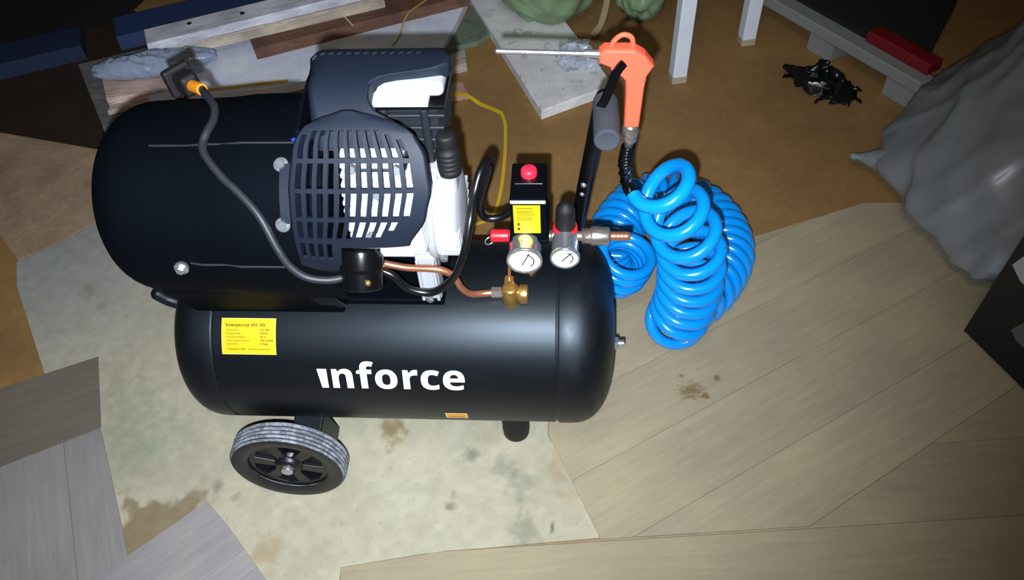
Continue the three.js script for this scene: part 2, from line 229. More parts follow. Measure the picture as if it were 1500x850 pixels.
// ---------- air compressor ----------
const comp = thing('air_compressor', 'black twin-cylinder air compressor with horizontal tank, two wheels and brass fittings', 'air compressor', [-0.0, 0, 0]);
const TY = 0.2193, TR = 0.15;
const X = [1, 0, 0];
{
  // tank with dished ends
  const prof = [[0, -0.3526]]; const dome = (t) => [TR * Math.pow(Math.cos(t), 0.62), Math.pow(Math.sin(t), 0.85) * 0.070];
  for (let i = 14; i >= 0; i--) { const [r, h] = dome(i / 14.5 * Math.PI / 2); prof.push([r, -0.2826 - h]); }
  prof.push([TR, -0.266], [TR - 0.0018, -0.264], [TR - 0.0018, -0.261], [TR, -0.259], [TR, 0.2585], [TR - 0.0022, 0.2605], [TR - 0.0022, 0.2635], [TR + 0.001, 0.2655]);
  for (let i = 0; i <= 14; i++) { const [r, h] = dome(i / 14.5 * Math.PI / 2); prof.push([r + 0.001 * (1 - i / 14), 0.2835 + h]); }
  prof.push([0, 0.3535]);
  const tank = part(comp, 'tank', lathe([0, TY, 0], X, prof, 96), M.tank);
  const onTank = (x, th, R) => V(x, TY + R * Math.sin(th), R * Math.cos(th));
  const patch = (x0, x1, t0, t1, R, nu = 8, nv = 12) => { const pos = [], uv = [], idx = []; for (let j = 0; j <= nv; j++) for (let i = 0; i <= nu; i++) { const p = onTank(lerp(x0, x1, i / nu), lerp(t0, t1, j / nv), R); pos.push(p.x, p.y, p.z); uv.push(i / nu, j / nv); } for (let j = 0; j < nv; j++) for (let i = 0; i < nu; i++) { const a = j * (nu + 1) + i; idx.push(a, a + 1, a + nu + 2, a, a + nu + 2, a + nu + 1); } const g = new THREE.BufferGeometry(); g.setAttribute('position', new THREE.Float32BufferAttribute(pos, 3)); g.setAttribute('uv', new THREE.Float32BufferAttribute(uv, 2)); g.setIndex(idx); g.computeVertexNormals(); return g; };
  const R = Math.PI / 180;
  // lettering in white, bent round the tank
  const font = await new FontLoader().loadAsync('fonts/droid/droid_sans_bold.typeface.json');
  const tg = new TextGeometry('nforce', { font, size: 0.06, depth: 0.0006, curveSegments: 8, bevelEnabled: false }); tg.computeBoundingBox();
  const bb = tg.boundingBox, p = tg.attributes.position, wx = 0.1235 + 0.0795, xh = 0.0338;
  const og = new TextGeometry('x', { font, size: 0.06, depth: 0.001, curveSegments: 4 }); og.computeBoundingBox(); const ky = xh / og.boundingBox.max.y;
  const bend = (g, f) => { const q = g.attributes.position; for (let i = 0; i < q.count; i++) { const [x, y, z] = f(q.getX(i), q.getY(i), q.getZ(i)); const th = 14.2 * R + y / TR, w = onTank(x, th, TR + 0.0003 + z); q.setXYZ(i, w.x, w.y, w.z); } g.computeVertexNormals(); };
  bend(tg, (x, y, z) => [-0.0795 + (x - bb.min.x) / (bb.max.x - bb.min.x) * wx, y * ky, z]);
  const ish = new THREE.Shape([[0.0045, 0], [0.0145, 0], [0.0145, xh], [0.0, xh], [0.0015, xh * 0.72]].map((a) => new THREE.Vector2(...a)));
  const ig = new THREE.ExtrudeGeometry(ish, { depth: 0.0006, bevelEnabled: false }); bend(ig, (x, y, z) => [-0.1015 + x, y, z]);
  part(tank, 'logo', mergeGeometries([tg.toNonIndexed(), ig.toNonIndexed()].map((g) => { g.deleteAttribute('uv'); return g; })), M.logo, 'white lettering inforce');
  // yellow rating label
  const cv = document.createElement('canvas'); cv.width = 700; cv.height = 480; const c = cv.getContext('2d');
  c.fillStyle = '#dcb90c'; c.fillRect(0, 0, 700, 480); c.strokeStyle = '#dccb6a'; c.lineWidth = 10; c.strokeRect(5, 5, 690, 470);
  c.fillStyle = '#120c00'; c.font = 'bold 54px sans-serif'; c.fillText('Компрессор VDC-50L', 52, 108, 520);
  const rows = [['Мощность', '2.2 кВт'], ['Напряжение', '220 В'], ['Объём ресивера', '50 л'], ['Производительность', '350 л/мин'], ['Давление', '8 бар']];
  rows.forEach(([a, b], i) => { c.font = 'bold 29px sans-serif'; c.fillStyle = '#6a5508'; c.fillText(a, 66, 165 + i * 46); c.font = 'bold 36px sans-serif'; c.fillStyle = '#140e00'; c.fillText(b, 500, 165 + i * 46, 170); });
  c.font = 'bold 32px sans-serif'; c.fillStyle = '#1e1600'; c.fillText('Сделано в КНР', 70, 418, 250); c.fillStyle = '#6a5508'; for (let i = 0; i < 9; i++) c.fillRect(340 + i * 31, 404, 24, 11);
  const ct = new THREE.CanvasTexture(cv); ct.colorSpace = THREE.SRGBColorSpace;
  part(tank, 'rating_label', patch(-0.2455, -0.1615, 35.5 * R, 56.6 * R, TR + 0.0006), std(0xffffff, 0.5, 0, { map: ct }), 'yellow printed label');
  const c2 = document.createElement('canvas'); c2.width = 256; c2.height = 160; const d = c2.getContext('2d'); d.fillStyle = '#f0a428'; d.fillRect(0, 0, 256, 160); d.strokeStyle = '#f8e6b0'; d.lineWidth = 14; d.strokeRect(7, 7, 242, 146); d.fillStyle = '#5a4210'; d.fillRect(60, 104, 140, 10); d.fillRect(30, 124, 60, 8); d.fillRect(150, 124, 70, 8);
  const ct2 = new THREE.CanvasTexture(c2); ct2.colorSpace = THREE.SRGBColorSpace;
  part(tank, 'warning_label', patch(0.086, 0.1205, -19 * R, -9.6 * R, TR + 0.0006), std(0xffffff, 0.5, 0, { map: ct2 }), 'small orange label near the bottom');
  const pl = part(tank, 'end_plug', mergeGeometries([flat(hex([0.352, 0.2, 0.01], X, 0.011, 0.010)), rod([0.36, 0.2, 0.01], [0.372, 0.2, 0.01], 0.006)].map((g) => { const n = g.index ? g.toNonIndexed() : g; return n; })), M.zinc);
  part(tank, 'end_bracket', capped([[-0.418, 0.268, -0.03], [-0.402, 0.252, -0.03], [-0.372, 0.240, -0.03], [-0.335, 0.238, -0.03]], 0.0115, 30, 14), M.tank);
}
{
  // wheels
  const cx = -0.1814, r = 0.0955;
  for (const s of [1, -1]) {
    const z0 = s > 0 ? 0.165 : -0.165, D = [0, 0, s];
    const prof = [[0.066, 0.002], [0.084, 0], [0.092, 0.002]]; const ribs = 4; prof.push([0.0945, 0.004]);
    for (let i = 0; i < ribs; i++) { const a = 0.005 + i * 0.007; prof.push([r, a + 0.0005], [r, a + 0.0045], [r - 0.0035, a + 0.0049], [r - 0.0035, a + 0.0066]); }
    prof.push([r - 0.0015, 0.0335], [0.091, 0.0365]);
    const w = part(comp, 'wheel', lathe([cx, r, z0], D, prof, 72), M.tyre, 'dusty grey rubber tread');
    for (let i = 0; i < ribs - 0; i++) { const a = 0.0102 + i * 0.007; if (a < 0.033) part(w, 'tread_groove', lathe([cx, r, z0], D, [[r - 0.0030, a - 0.0006], [r - 0.0022, a - 0.0003], [r - 0.0022, a + 0.0013], [r - 0.0030, a + 0.0016]], 72), M.rubber); }
    part(w, 'tyre_wall', lathe([cx, r, z0], D, [[0.091, 0.0362], [0.086, 0.0372], [0.074, 0.0368], [0.066, 0.033]], 72), M.rim);
    // dished rim with six spokes
    const sh = new THREE.Shape(); sh.absarc(0, 0, 0.068, 0, Math.PI * 2);
    for (let k = 0; k < 6; k++) { const a = k * Math.PI / 3 + 0.26, h = new THREE.Path(), q = (rr, da) => [rr * Math.cos(a + da), rr * Math.sin(a + da)]; h.moveTo(...q(0.024, 0.22)); h.lineTo(...q(0.058, 0.36)); h.lineTo(...q(0.061, 0)); h.lineTo(...q(0.058, -0.36)); h.lineTo(...q(0.024, -0.22)); sh.holes.push(h); }
    const rg = new THREE.ExtrudeGeometry(sh, { depth: 0.006, bevelEnabled: true, bevelSize: 0.0012, bevelThickness: 0.0012, bevelSegments: 2, curveSegments: 24 }); if (s < 0) rg.rotateY(Math.PI); rg.translate(cx, r, z0 + s * 0.022);
    part(w, 'rim', rg, M.rim);
    part(w, 'rim_back', lathe([cx, r, z0], D, [[0, 0.008], [0.068, 0.008], [0.068, 0.030], [0.0675, 0.030], [0.066, 0.0095], [0, 0.0095]], 48), M.rim);
    part(w, 'hub', lathe([cx, r, z0], D, [[0.027, 0.02], [0.022, 0.032], [0.018, 0.036], [0.0135, 0.037], [0.0125, 0.034], [0, 0.034]], 40), M.rim);
    part(w, 'axle_bolt', lathe([cx, r, z0], D, [[0.0105, 0.033], [0.0105, 0.040], [0.009, 0.042], [0, 0.0425]], 8), M.zinc);
    part(comp, 'wheel_bracket', box([cx + 0.035, 0.103, s * 0.135], [0.05, 0.10, 0.05], 0.004, [s * 0.25, 0, 0]), M.tank);
    part(comp, 'rubber_foot', lathe([0.187, 0.003, s * 0.066], [0, 1, 0], [[0, 0], [0.019, 0], [0.0235, 0.005], [0.0245, 0.02], [0.0245, 0.085], [0, 0.09]], 32), M.rubber);
  }
  part(comp, 'axle', rod([cx, r, -0.18], [cx, r, 0.18], 0.008), M.zinc);
}
// motor and its shroud
{
  const my = 0.515, prof = [[0, -0.352]];
  for (let i = 12; i >= 0; i--) { const t = i / 12.5 * Math.PI / 2; prof.push([0.134 * Math.pow(Math.cos(t), 0.45) , -0.282 - 0.070 * Math.pow(Math.sin(t), 0.9)]); }
  prof.push([0.1352, -0.262], [0.1365, -0.22], [0.1375, -0.19], [0.139, -0.17], [0.1415, -0.15], [0.1425, -0.12], [0.1425, -0.03], [0.138, -0.022], [0, -0.022]);
  const sh = part(comp, 'motor_shroud', lathe([0, my, 0], X, prof, 96), M.plastic);
  for (const [x, y, z] of [[-0.076, 0.634, 0.074], [-0.0755, 0.581, 0.124], [-0.223, 0.519, 0.1365]]) {
    const d = V(0, y - my, z).normalize(); const w = lathe([x, my + d.y * 0.1365, d.z * 0.1365], d.toArray(), [[0, 0], [0.0095, 0], [0.0095, 0.0065], [0.0085, 0.0075], [0, 0.0075]], 24).toNonIndexed();
    const h = flat(hex([x, my + d.y * 0.143, d.z * 0.143], d.toArray(), 0.0065, 0.006)); part(sh, 'bolt', mergeGeometries([w, h]), M.zinc, 'zinc hexagon bolt');
  }
  { const pos = []; const pts = []; for (let i = 0; i <= 10; i++) { const a = lerp(0.50, 1.02, i / 10); pts.push([-0.068, my + Math.sin(a) * 0.1435, Math.cos(a) * 0.1435]); }
    part(sh, 'side_strap', ribbon(pts, 0.017, 0.002, V(0, 0.68, 0.73), 16), M.guard); }
  for (const [a, x0, x1] of [[1.22, -0.25, -0.06], [0.06, -0.21, -0.075]]) { const q = []; for (let i = 0; i <= 8; i++) { const x = lerp(x0, x1, i / 8), R = x < -0.2 ? 0.1365 : x < -0.15 ? 0.1395 : 0.1426; q.push([x, my + Math.sin(a) * R, Math.cos(a) * R]); } part(sh, 'seam_ridge', capped(q, 0.0016, 24, 8), M.cord); }
  part(sh, 'paint_mark', new THREE.SphereGeometry(0.004, 12, 8).scale(1.4, 0.5, 0.8).translate(-0.061, 0.651, 0.0455), std(0x1c4cc8, 0.5), 'small blue paint mark');
  // skirt between the motor and the tank
  const s = new THREE.Shape([[-0.112, 0.44], [-0.070, 0.352], [0.070, 0.352], [0.112, 0.44], [0.120, 0.50], [-0.120, 0.50]].map(([z, y]) => new THREE.Vector2(-z, y)));
  const g = new THREE.ExtrudeGeometry(s, { depth: 0.225, bevelEnabled: true, bevelSize: 0.004, bevelThickness: 0.004, bevelSegments: 2 }); g.rotateY(Math.PI / 2); g.translate(-0.285, 0, 0);
  part(comp, 'motor_base', g, M.plastic);
  part(comp, 'mounting_plate', box([0.01, 0.367, 0.0], [0.17, 0.012, 0.135], 0.003), M.plastic);
  part(comp, 'shroud_bracket', box([-0.066, 0.412, 0.098], [0.036, 0.085, 0.012], 0.003, [0.5, 0, 0.06]), M.gloss);
}
// grille guard and hood
{
  const G = new THREE.CatmullRomCurve3([[0.142, 0.512], [0.152, 0.56], [0.148, 0.61], [0.13, 0.66], [0.1, 0.703], [0.078, 0.717]].map(([z, y]) => V(0, y, z)));
  const xl = (t) => tab([[0, -0.066], [0.11, -0.061], [0.33, -0.056], [0.54, -0.0505], [0.72, -0.041], [0.86, -0.027], [0.94, -0.010], [1, 0.012]], t), xr = (t) => tab([[0, 0.068], [0.11, 0.074], [0.245, 0.085], [0.40, 0.109], [0.54, 0.118], [0.69, 0.114], [0.79, 0.101], [0.88, 0.084], [0.95, 0.060], [1, 0.035]], t);
  const S = (u, t) => {
    const tc = clamp(t, 0, 1), p = G.getPoint(tc), T = G.getTangent(tc), n = V(0, -T.z, T.y).normalize();
    const uc = clamp(u, 0, 1), x = lerp(xl(tc), xr(tc), uc); let d = 0.004 * Math.pow(Math.abs(2 * uc - 1), 3);
    let xx = x; if (u < 0) { d += -u * 0.42; xx -= u * 0.05; } if (u > 1) { d += (u - 1) * 0.42; xx -= (u - 1) * 0.05; }
    if (t < 0) d += -t * 0.3; if (t > 1) d += (t - 1) * 0.3;
    return V(xx, p.y, p.z).addScaledVector(n, -d);
  };
  const cols = []; for (let k = 0; k < 11; k++) cols.push([0.046 + k * 0.0788, 0.046 + k * 0.0788 + 0.047]);
  const rows = [[0.135, 0.262], [0.285, 0.392], [0.412, 0.532], [0.552, 0.664], [0.684, 0.815]];
  const us = [-0.07, -0.04, -0.02, 0, 0.02]; for (const c of cols) us.push(c[0], (c[0] + c[1]) / 2, c[1]); us.push(0.92, 0.95, 0.975, 1, 1.02, 1.04, 1.07);
  const vs = [0, 0.05, 0.09]; for (const r of rows) for (let i = 0; i <= 5; i++) vs.push(lerp(r[0], r[1], i / 5)); for (let i = 0; i <= 12; i++) vs.push(0.83 + i / 12 * 0.17); vs.sort((a, b) => a - b);
  const U = us.filter((v, i) => i === 0 || v - us[i - 1] > 1e-6);
  const keep = (u, t) => {
    if (t < 0.275 && u > 0.40 && t < 0.24) return false;
    const k = cols.findIndex((c) => u > c[0] && u < c[1]), r = rows.findIndex((c) => t > c[0] && t < c[1]);
    if (k < 0 || r < 0) return true;
    if (r === 0) return k > 3;                 // the short bottom row is open on the left only
    if (k >= 9 && r === 1 ) return k === 10 || t < 0.33; if (k === 10 && r === 4) return t > 0.76; if (k === 9 && r === 4) return t > 0.795;
    if (k === 0 && r === 4) return t > 0.79; return false;
  };
  part(comp, 'fan_guard', gridPanel(U, vs, keep, S, 0.0045), M.guard, 'slotted black fan guard');
  // hood that runs back over the cylinder heads
  const H = new THREE.CatmullRomCurve3([[0.084, 0.664], [0.072, 0.686], [0.056, 0.703], [0.030, 0.7175], [-0.008, 0.7235], [-0.034, 0.722], [-0.056, 0.713], [-0.070, 0.692], [-0.075, 0.655], [-0.077, 0.60]].map(([z, y]) => V(0, y, z)));
  const hl = (t) => tab([[0, -0.030], [0.2, -0.031], [0.45, -0.040], [0.62, -0.048], [0.8, -0.052], [1, -0.055]], t);
  const hr = (t) => tab([[0, 0.090], [0.11, 0.084], [0.17, 0.066], [0.22, 0.048], [0.28, 0.041], [0.345, 0.042], [0.37, 0.050], [0.388, 0.072], [0.40, 0.098], [0.415, 0.120], [0.44, 0.131], [0.50, 0.133], [0.58, 0.127], [0.66, 0.114], [0.80, 0.104], [1, 0.098]], t);
  const HS = (u, t) => { const tc = clamp(t), p = H.getPoint(tc), T = H.getTangent(tc), n = V(0, -T.z, T.y).normalize(); const uc = clamp(u), e = Math.max(0, 0.12 - uc) / 0.12; let d = 0.010 * e * e, x = lerp(hl(tc), hr(tc), uc); if (u < 0) { d += -u * 0.5; x -= u * 0.03; } if (u > 1) d += (u - 1) * 0.3; return V(x, p.y, p.z).addScaledVector(n, -d); };
  const hu = [-0.16, -0.1, -0.05, -0.02]; for (let i = 0; i <= 20; i++) hu.push(i / 20); hu.push(1.03, 1.06);
  const hv = []; for (let i = 0; i <= 80; i++) hv.push(i / 80);
  const hood = part(comp, 'hood', gridPanel(hu, hv, () => true, HS, 0.004), M.guard);
  for (let k = 0; k < 13; k++) { const u = 0.02 + k * 0.062, a = HS(u, 0.53), b = HS(u + 0.035, 0.548), n = V(0, 1, -0.2).normalize(); part(hood, 'vent_rib', rod([a.x, a.y, a.z], [b.x, b.y, b.z], 0.0019, 8), M.guard); }
  // closed left cheek
  const cheek = new THREE.Shape([[0.122, 0.512], [0.130, 0.56], [0.124, 0.61], [0.104, 0.655], [0.075, 0.688], [0.04, 0.700], [0.0, 0.706], [-0.034, 0.704], [-0.05, 0.69], [-0.060, 0.66], [-0.064, 0.60], [-0.064, 0.55], [0.06, 0.50]].map(([z, y]) => new THREE.Vector2(-z, y)));
  const cg = new THREE.ExtrudeGeometry(cheek, { depth: 0.004, bevelEnabled: false }); cg.rotateY(Math.PI / 2); cg.translate(-0.044, 0, 0); part(comp, 'side_cheek', cg, M.plastic);
}
// pump: crankcase, cylinders, heads
{
  // finned front cylinder behind the guard
  const fins = part(comp, 'front_cylinder', box([0.052, 0.590, 0.075], [0.066, 0.125, 0.055], 0.006), M.finDark);
  for (let k = 0; k < 14; k++) { const y = 0.536 + k * 0.0098, zf = y < 0.60 ? 0.128 : 0.128 - Math.pow((y - 0.60) / 0.075, 1.4) * 0.042, w = y > 0.645 ? 0.074 : 0.092, zb = 0.062; part(fins, 'cooling_fin', box([0.006 + w / 2, y, (zf + zb) / 2], [w, 0.0058, zf - zb], 0.0015), M.aluBright); }
  for (const [x, y, z] of [[0.022, 0.655, 0.110], [0.052, 0.628, 0.124], [0.075, 0.652, 0.108], [0.034, 0.565, 0.131], [0.07, 0.575, 0.131]]) part(fins, 'head_bolt', flat(hex([x, y, z - 0.004], [0, 0.45, 0.9], 0.0065, 0.009)), M.zinc);
  part(comp, 'lower_flange', box([0.042, 0.526, 0.106], [0.080, 0.007, 0.035], 0.003), M.aluBright);
  // upright cylinder under the hood
  const cyl = part(comp, 'rear_cylinder', box([0.078, 0.640, -0.018], [0.078, 0.085, 0.076], 0.006), M.finDark);
  for (let k = 0; k < 4; k++) part(cyl, 'cooling_fin', box([0.079, 0.616 + k * 0.018, -0.018], [0.092 - (3 - k) * 0.004, 0.005, 0.090], 0.002), M.finDark);
  part(cyl, 'stud', rod([0.100, 0.60, 0.024], [0.100, 0.680, 0.024], 0.006), M.finDark); part(cyl, 'stud', rod([0.050, 0.60, 0.024], [0.050, 0.680, 0.024], 0.006), M.finDark);
  part(cyl, 'gasket', box([0.081, 0.6825, -0.018], [0.090, 0.005, 0.090], 0.001), M.gloss);
  part(cyl, 'valve_plate', box([0.071, 0.6875, -0.016], [0.072, 0.005, 0.090], 0.0015), M.aluBright);
  const head = part(comp, 'cylinder_head', box([0.081, 0.7005, -0.017], [0.090, 0.020, 0.072], 0.0085), M.aluBright);
  part(head, 'head_bolt', lathe([0.056, 0.7085, -0.004], [0, 1, 0], [[0.010, 0], [0.010, 0.003], [0.006, 0.0035], [0.006, 0.006], [0, 0.0065]], 20), M.brass);
  // crankcase end bell
  const cc = part(comp, 'crankcase', lathe([0, 0.513, 0.018], X, [[0, 0.02], [0.056, 0.02], [0.060, 0.03], [0.062, 0.10], [0.061, 0.122], [0.055, 0.130], [0.035, 0.134], [0, 0.135]], 56), M.alu);
  part(cc, 'flange', lathe([0, 0.513, 0.018], X, [[0.058, 0.090], [0.068, 0.090], [0.070, 0.092], [0.070, 0.099], [0.068, 0.101], [0.058, 0.101]], 56), M.alu);
  part(cc, 'bearing_boss', box([0.112, 0.575, 0.020], [0.040, 0.045, 0.05], 0.010), M.alu);
  for (let k = 0; k < 6; k++) { const y = 0.456 + k * 0.0115, h = Math.sqrt(Math.max(0.0655 ** 2 - (y - 0.513) ** 2, 1e-6)); part(cc, 'cooling_fin', box([0.113, y, 0.018], [0.040, 0.004, 2 * h], 0.0015), M.alu); }
  part(cc, 'flange_bolt', flat(hex([0.104, 0.456, 0.056], [0, -0.3, 1], 0.006, 0.008)), M.zinc);
  part(cc, 'flange_bolt', flat(hex([0.104, 0.588, 0.042], [0, 0.6, 0.8], 0.006, 0.008)), M.zinc);
  const ped = part(comp, 'pedestal', box([0.077, 0.413, 0.048], [0.030, 0.095, 0.030], 0.004), M.alu);
  part(ped, 'pedestal_rib', box([0.066, 0.415, 0.064], [0.005, 0.085, 0.010], 0.002), M.alu); part(ped, 'pedestal_rib', box([0.088, 0.415, 0.064], [0.005, 0.085, 0.010], 0.002), M.alu);
  part(ped, 'foot_bolt', flat(hex([0.075, 0.372, 0.066], [0, 1, 0], 0.006, 0.007)), M.zinc);
  // breather
  const br = [[0, 0], [0.015, 0]]; for (let k = 0; k < 5; k++) { br.push([0.0152, 0.003 + k * 0.007], [0.0152, 0.007 + k * 0.007], [0.0135, 0.008 + k * 0.007], [0.0135, 0.009 + k * 0.007]); } br.push([0.0105, 0.041], [0.0125, 0.044], [0.0125, 0.056], [0.010, 0.060], [0, 0.060]);
  part(comp, 'breather', lathe([0.124, 0.590, 0.035], [0.0, 1, -0.03], br, 28), M.rubber);
  // intake filter
  const fa = V(0, 0.80, -0.60).normalize(), f0 = V(0.0125, 0.494, 0.152);
  const fp = [[0, 0], [0.0245, 0], [0.0262, 0.002], [0.0262, 0.022], [0.0272, 0.024], [0.0272, 0.0265], [0.0285, 0.0285], [0.0285, 0.050], [0.026, 0.0545], [0, 0.056]];
  const filt = part(comp, 'air_filter', lathe(f0.toArray(), fa.toArray(), fp, 48), M.gloss);
  const ft = f0.clone().addScaledVector(fa, 0.055); part(filt, 'filter_nut', flat(hex(ft.toArray(), fa.toArray(), 0.0135, 0.016)), M.zinc);
  part(filt, 'filter_screw', (() => { const q = f0.clone().addScaledVector(fa, 0.012).add(V(0.013, 0.6 * 0.0227, 0.8 * 0.0227)); return new THREE.SphereGeometry(0.0042, 12, 8).translate(q.x, q.y, q.z); })(), M.brass);
}
// copper pipe, valve, cables
{
  part(comp, 'copper_pipe', capped([[0.015, 0.462, 0.075], [0.05, 0.452, 0.075], [0.100, 0.447, 0.075], [0.116, 0.434, 0.074], [0.124, 0.405, 0.070], [0.135, 0.385, 0.064], [0.15, 0.378, 0.058], [0.172, 0.377, 0.054]], 0.0052, 90, 14), M.copper);
  const v = part(comp, 'check_valve', lathe([0.193, 0.347, 0.054], [0, 1, 0], [[0, 0], [0.0125, 0], [0.0125, 0.012], [0.011, 0.014], [0.0135, 0.018], [0.0135, 0.038], [0.011, 0.042], [0.008, 0.043], [0, 0.043]], 28), M.brass);
  part(v, 'inlet_nut', flat(hex([0.165, 0.377, 0.0545], X, 0.0085, 0.017)), M.steel);
  part(v, 'valve_cap', lathe([0.2, 0.374, 0.054], X, [[0, 0], [0.012, 0], [0.012, 0.006], [0.0145, 0.007], [0.0145, 0.017], [0.0125, 0.019], [0.009, 0.019], [0.008, 0.016], [0, 0.016]], 28), M.brass);
  part(v, 'elbow_nut', flat(hex([0.192, 0.388, 0.050], [0, 1, 0], 0.008, 0.016)), M.brass);
  part(v, 'base_ring', lathe([0.193, 0.340, 0.060], [0, 0.92, 0.38], [[0, 0.004], [0.020, 0.004], [0.021, 0.007], [0.019, 0.012], [0.012, 0.013], [0, 0.013]], 32), M.rubber);
  part(comp, 'unloader_pipe', capped([[0.192, 0.398, 0.050], [0.193, 0.418, 0.049], [0.194, 0.436, 0.042], [0.199, 0.448, 0.018]], 0.0024, 40, 10), M.copper);
  part(comp, 'switch_cable', tube([[0.018, 0.455, 0.083], [0.034, 0.447, 0.086], [0.053, 0.422, 0.088], [0.084, 0.414, 0.088], [0.114, 0.438, 0.087], [0.136, 0.486, 0.085], [0.147, 0.530, 0.062], [0.152, 0.550, 0.030], [0.160, 0.570, 0.010], [0.168, 0.573, -0.008], [0.170, 0.556, -0.018], [0.160, 0.518, -0.020], [0.150, 0.480, -0.022], [0.155, 0.450, -0.028], [0.175, 0.448, -0.03], [0.198, 0.465, -0.03]], 0.0058, 200, 12), M.blackCable);
  const pts = [[-0.212, 0.660, -0.056], [-0.194, 0.664, -0.030], [-0.176, 0.664, -0.006], [-0.171, 0.6605, 0.016], [-0.174, 0.657, 0.038], [-0.177, 0.6515, 0.050], [-0.1745, 0.647, 0.062], [-0.165, 0.641, 0.075], [-0.144, 0.6275, 0.094], [-0.131, 0.621, 0.103], [-0.102, 0.598, 0.125], [-0.083, 0.560, 0.146], [-0.072, 0.537, 0.153], [-0.055, 0.520, 0.156], [-0.03, 0.512, 0.154], [-0.004, 0.507, 0.143], [0.012, 0.495, 0.125]];
  const cord = part(comp, 'power_cord', tube(pts, 0.0052, 160, 12), M.cord);
  part(cord, 'strain_relief', rod([-0.229, 0.6555, -0.066], [-0.206, 0.661, -0.048], 0.0082, 16), M.plugOrange, 'orange sleeve behind the plug');
  const pd = V(-0.04, -0.006, -0.032).normalize(), pa = [-0.226, 0.656, -0.0645];
  const pq = new THREE.Quaternion().setFromUnitVectors(V(-1, 0, 0), pd), pm = (g, off) => { g.applyQuaternion(pq); const p = V(...pa).addScaledVector(pd, off); return g.translate(p.x, p.y, p.z); };
  part(cord, 'plug', pm(new RoundedBoxGeometry(0.032, 0.030, 0.026, 3, 0.007), 0.016), M.rubber);
  part(cord, 'plug_face', pm(new RoundedBoxGeometry(0.012, 0.040, 0.040, 3, 0.004), 0.036), M.rubber);
  for (const s of [-1, 1]) { const o = V(0.62, 0, -0.78).multiplyScalar(0.0085 * s), a = V(...pa).addScaledVector(pd, 0.042).add(o); part(cord, 'plug_pin', rod(a.toArray(), a.clone().addScaledVector(pd, 0.018).toArray(), 0.0024, 10), M.zinc); }
}
